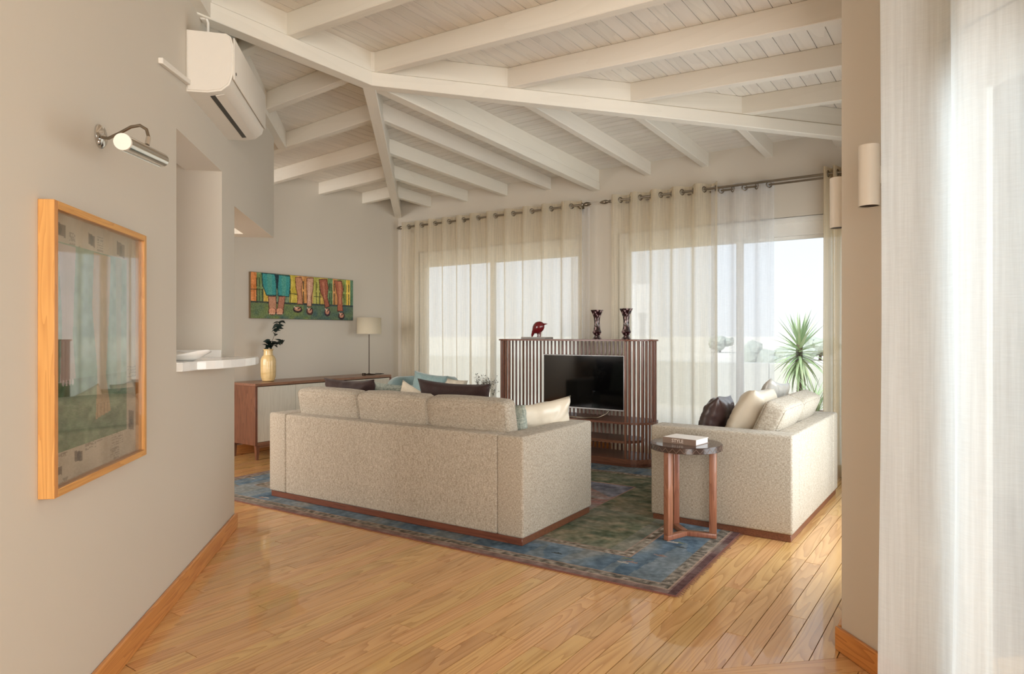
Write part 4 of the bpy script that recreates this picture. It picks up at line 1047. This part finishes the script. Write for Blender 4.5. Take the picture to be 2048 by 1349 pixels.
for (r_, z_, th) in ((.02, 0, 0), (.05, .0, 0), (.085, .014, 0), (.125, .036, .3), (.16, .052, 1), (.157, .056, 1), (.12, .040, .3), (.08, .018, 0), (.04, .006, 0)):
    rings.append([bm.verts.new((r_*math.cos(a)*1.15, r_*math.sin(a)*.72, z_+.018*th*math.cos(2*a+.5)+.006*th)) for a in [2*PI*k/NS for k in range(NS)]])
for i in range(len(rings)-1):
    for k in range(NS): bm.faces.new((rings[i][k], rings[i][(k+1) % NS], rings[i+1][(k+1) % NS], rings[i+1][k]))
bm.faces.new(rings[0][::-1]); bm.faces.new(rings[-1])
bm_obj('dish', bm, M['stone'], bowl, smooth=True)
# wall sconces
def sconce(cx, cy, zc_, label, wall_dir):
    r = empty('wall_sconce', (cx, cy, zc_), label=label, cat='wall light', group='white cylinder wall lights')
    bm = bmesh.new(); Rr = .0355; h = .11
    lathe(bm, [(Rr-.003, -h+.012), (Rr-.003, -h), (Rr, -h), (Rr, h), (Rr-.003, h), (Rr-.003, h-.012)], 40, cap=True)
    bm_obj('cylinder', bm, M['ac'], r, auto=40)
    lathe_obj('lamp_face', [(.026, -h+.003), (.026, -h+.008), (.01, -h+.010)], M['black'], r, 24)
    lathe_obj('reflector_ring', [(.0322, -h+.002), (.0322, -h+.004), (.0262, -h+.006), (.0262, -h+.004)], M['wicker'], r, 24)
    a = math.atan2(wall_dir[1], wall_dir[0])
    box_obj('bracket', (Rr-.006, math.hypot(*wall_dir), -.022, .022, -.03, .034), M['ac'], r, bev=.002, seg=1, m4=Matrix.Rotation(a, 4, 'Z'))
p_ = LW(1.70, 2.173); sconce(p_.x, p_.y, 1.847, 'white cylinder wall light on the pillar face, fully in view', (C45*.07, C45*.07))
sconce(-.517, 3.253, 1.852, 'white cylinder wall light peeking out behind the pillar edge, before the curtain', (.057, 0))

# ------------------------------------------------------------------ curtains and rods
RZ = 2.688; RYc = 6.43
def rod(name, x0, x1, y_, label, fin=(True, True), double=False):
    r = empty(name, (0, 0, 0), label=label, cat='curtain rod')
    r.location = (x0, y_, RZ); L_ = x1-x0
    tube_obj('pole', [(0, 0, 0), (L_, 0, 0)], .0115, M['nickel'], r, 12)
    if double: tube_obj('rear_pole', [(0.0, .06, -.02), (L_, .06, -.02)], .009, M['nickel'], r, 10)
    for k, s in ((0, -1), (1, 1)):
        if fin[k]:
            m4 = Matrix.Translation((L_*k, 0, 0)) @ Matrix.Rotation(R(90)*s, 4, 'Y')
            lathe_obj('finial', [(.014, -.01), (.016, 0), (.011, .008), (.021, .03), (.024, .05), (.018, .08), (.008, .105), (.002, .115)], M['nickel'], r, 16, m4=m4)
    for xx in (.06, L_-.06):
        bm = bmesh.new(); tube(bm, [(xx, 0, -.012), (xx, .02, -.022), (xx, .06, -.03), (xx, YW-y_, -.03)], .007, 8)
        bx(bm, xx-.012, xx+.012, YW-y_-.006, YW-y_, -.065, .015); bm_obj('bracket', bm, M['nickel'], r)
rod('curtain_rod', -6.26, -3.56, RYc, 'brushed nickel curtain rod over the left window, next to the corner')
rod('curtain_rod', -3.24, -.62, RYc, 'double brushed nickel curtain rod over the right window', (True, False), True)
ringm = bpy.data.meshes.new('grommet')
bm = bmesh.new(); rg = []
for i in range(16):
    a = 2*PI*i/16; c0 = Vector((.026*math.cos(a), 0, .026*math.sin(a)))
    rg.append([bm.verts.new(c0+Vector((math.cos(a)*.006*math.cos(b_), .004*math.sin(b_), math.sin(a)*.006*math.cos(b_)))) for b_ in [2*PI*j/6 for j in range(6)]])
for i in range(16):
    for j in range(6): bm.faces.new((rg[i][j], rg[(i+1) % 16][j], rg[(i+1) % 16][(j+1) % 6], rg[i][(j+1) % 6]))
bmesh.ops.recalc_face_normals(bm, faces=bm.faces); bm.to_mesh(ringm); bm.free(); ringm.materials.append(M['nickel']); ringm.polygons.foreach_set('use_smooth', [True]*len(ringm.polygons))
def curtain(label, p0, p1, waves, amp, mat, ztop=2.745, zbot=.015, phase=0, rings=True, seed=0, group=None, flare=0, b0=None, b1=None, name='curtain', rz_=RZ, head=True):
    p0 = Vector(p0); p1 = Vector(p1); L_ = (p1-p0).length; d = (p1-p0).normalized(); n_ = Vector((d.y, -d.x))   # n_ towards the room for +x direction
    r = empty(name, (p0.x, p0.y, 0), math.atan2(d.y, d.x), label, 'curtain', group)
    nu = int(waves*18)+1; nv = 30; vs = []; fs = []
    for j in range(nv+1):
        v = j/nv; z = ztop+(zbot-ztop)*v
        for i in range(nu+1):
            u = i/nu; ph = 2*PI*waves*u+phase
            am = amp*(1+.35*v*mnoise.noise(Vector((u*waves*.7, v*1.2, seed))))
            ph2 = ph+.5*v*mnoise.noise(Vector((u*3, v*1.5, seed+3.3)))
            s = math.sin(ph2); s = math.copysign(abs(s)**.85, s)
            lo = 0 if b0 is None else b0*v**1.3; hi = 0 if b1 is None else b1*v**1.3
            x_ = u*L_+lo*(1-u)+hi*u+.012*v*mnoise.noise(Vector((u*9, v*2, seed+7)))
            y_ = -am*s+.012*v*mnoise.noise(Vector((u*14, v*1.4, seed+1)))
            vs.append((x_, y_, z))
    for j in range(nv):
        for i in range(nu): a = j*(nu+1)+i; fs.append((a, a+1, a+nu+2, a+nu+1))
    mesh_obj('fabric', vs, fs, mat, r, smooth=True)
    if head:    # stitched header band and hem: a second layer of cloth
        vs2 = []; fs2 = []
        for (za_, zb_) in ((ztop, ztop-.10), (zbot+.11, zbot)):
            for z in (za_, zb_):
                vv = (z-ztop)/(zbot-ztop); j = vv*nv; j0 = min(int(j), nv-1); f = j-j0
                for i in range(nu+1):
                    a = Vector(vs[j0*(nu+1)+i]).lerp(Vector(vs[(j0+1)*(nu+1)+i]), f); vs2.append((a.x, a.y+.002, a.z))
        for k in (0, 1):
            b_ = k*2*(nu+1)
            for i in range(nu): fs2.append((b_+i, b_+i+1, b_+nu+2+i, b_+nu+1+i))
        mesh_obj('hem', vs2, fs2, mat, r, smooth=True)
    if rings:
        k = math.ceil(phase/PI)
        for k in range(int(math.ceil(phase/PI)), int((2*PI*waves+phase)/PI)+1):
            u = (k*PI-phase)/(2*PI*waves)
            if not .005 < u < .995: continue
            o_ = bpy.data.objects.new('grommet', ringm); link(o_, r); o_.location = (u*L_, 0, rz_)
            sl_ = -amp*math.cos(k*PI)*2*PI*waves/L_; o_.rotation_euler.z = math.atan(sl_)
    return r
G1 = 'linen curtains on the window wall'
curtain('cream linen eyelet curtain in the corner, left panel of the left window', (-6.25, RYc), (-5.09, RYc), 5, .056, M['curt'], phase=.6, seed=1, group=G1)
curtain('cream linen eyelet curtain, wide right panel of the left window', (-5.12, RYc), (-3.56, RYc), 6, .062, M['curt'], phase=.3, seed=2, group=G1)
curtain('thin white sheer showing at the right edge of the left window curtains', (-3.74, RYc+.066), (-3.50, RYc+.066), 1.2, .02, M['sheer'], phase=.3, seed=12, rings=False, ztop=2.66, b1=.0)
curtain('cream linen eyelet curtain, left panel of the right window', (-3.19, RYc), (-2.07, RYc), 5, .060, M['curt'], phase=.9, seed=3, group=G1)
curtain('white see-through sheer curtain beside the uncovered pane', (-2.16, RYc+.055), (-1.58, RYc+.055), 2.6, .03, M['sheer'], phase=.5, seed=4, ztop=2.715, rz_=RZ-.02)
curtain('cream curtain bunched at the far right of the window behind the pillar', (-1.14, RYc), (-.72, RYc), 5.5, .065, M['curt_d'], phase=.3, seed=5, group=G1)
q0, q1 = LW(1.61, 1.935), LW(1.61, .25)
curtain('heavy white linen curtain in the foreground at the right edge', (q0.x, q0.y), (q1.x, q1.y), 5.2, .06, M['curt_w'], ztop=2.75, phase=1.9, seed=6, rings=False)
nr = empty('curtain_rod', LW(1.61, 0, RZ), R(-45), 'curtain rod of the foreground curtain above the picture', 'curtain rod')
tube_obj('pole', [(-2.02, 0, 0), (0.3, 0, 0)], .0115, M['nickel'], nr, 12)
bm = bmesh.new()
for xx in (-1.98, -.2): tube(bm, [(xx, 0, -.012), (xx, .16, -.02)], .007, 8)
bm_obj('bracket', bm, M['nickel'], nr)

# ------------------------------------------------------------------ coffee table with dried flowers, tub chair
cf = empty('coffee_table', (-3.70, 4.86, .010), label='round wooden coffee table hidden behind the long sofa under the dried flowers', cat='table')
lathe_obj('tabletop', [(.43, .36), (.45, .37), (.45, .39), (.445, .395)], M['walnut_lx'], cf, 60)
for k in range(3):
    a = 2*PI*k/3; bm = bmesh.new(); lathe(bm, [(.018, 0), (.026, .36)], 14, Matrix.Translation((.3*math.cos(a), .3*math.sin(a), 0))); bm_obj('leg', bm, M['walnut'], cf, auto=40)
fX, _ = px2room(972, 4.9)
gv = empty('glass_vase', (fX, 4.9, .405), label='clear glass vase on the coffee table behind the long sofa', cat='vase')
lathe_obj('body', [(.045, 0), (.05, .004), (.045, .10), (.035, .17), (.04, .2), (.037, .2), (.032, .17), (.041, .1), (.044, .008)], M['clear'], gv, 30)
df = empty('dried_flowers', (fX, 4.9, .415), label='airy sprays of dried baby breath flowers in front of the curtains', cat='flowers')
rnd = random.Random(12); bs = bmesh.new(); fl1 = bmesh.new(); fl2 = bmesh.new()
for k in range(16):
    tipx = rnd.uniform(-.12, .12); tipy = rnd.uniform(-.08, .08); tz_ = .36+rnd.random()*.12-.25*abs(tipx)
    tube(bs, [(0, 0, .01), (tipx*.25, tipy*.25, .2), (tipx, tipy, tz_)], .0012, 4)
    for j in range(13):
        px_, py_, pz_ = tipx+rnd.gauss(0, .022), tipy+rnd.gauss(0, .02), tz_+rnd.gauss(0, .026)
        tube(bs, [(tipx*.8, tipy*.8, tz_-.05), (px_, py_, pz_)], .0006, 3)
        bmesh.ops.create_icosphere(fl1 if rnd.random() < .45 else fl2, subdivisions=1, radius=rnd.uniform(.003, .0052), matrix=Matrix.Translation((px_, py_, pz_)))
bm_obj('stems', bs, M['stem'], df)['kind'] = 'stuff'; bm_obj('blossoms', fl1, M['flower'], df)['kind'] = 'stuff'; bm_obj('seed_heads', fl2, M['flower_d'], df)['kind'] = 'stuff'
tc_ = empty('tub_chair', (-4.98, 5.42, .010), R(215), 'pale teal velvet tub chair behind the long sofa near the curtains', 'armchair')
# local +y is the front
def shell():
    bm = bmesh.new(); N = 40; rings = []
    for i in range(N+1):
        a = R(-35)-R(250-0)*(i/N)*1.0    # sweep around the back
        a = R(-90)+R(125)*(2*i/N-1); e_ = abs(2*i/N-1)
        top = .79-.20*max(0, (e_-.45)/.55)**1.6; ring = []
        for (rr_, z_) in ((.27, .24), (.36, .22), (.385, .45), (.40, top-.03), (.385, top), (.335, top), (.315, top-.03), (.30, .45)):
            ring.append(bm.verts.new((rr_*math.cos(a), rr_*math.sin(a), z_)))
        rings.append(ring)
    for i in range(N):
        for k in range(8): bm.faces.new((rings[i][k], rings[i+1][k], rings[i+1][(k+1) % 8], rings[i][(k+1) % 8]))
    bm.faces.new(rings[0]); bm.faces.new(rings[-1][::-1]); return bm
bm_obj('shell', shell(), M['velvet_teal'], tc_, smooth=True)
soft_box('seat_cushion', .56, .56, .16, .05, .015, M['velvet_teal'], tc_, m4=Matrix.Translation((0, .0, .36)))
for sx in (-.2, .2):
    for sy in (-.2, .2): tube_obj('leg', [(sx*1.1, sy*1.1, 0), (sx, sy, .29)], [.011, .018], M['walnut'], tc_, 10)
pillow('pale teal velvet cushion standing in the tub chair', M['velvet_teal'], .40, .40, .13, (-4.90, 5.34, .47), R(20), R(-14), 51, .008, R(8))
pillow('small cream cushion at the right side of the teal tub chair', M['cream_fab'], .30, .34, .10, (-4.66, 5.50, .47), R(50), R(-12), 54, .006, R(10))
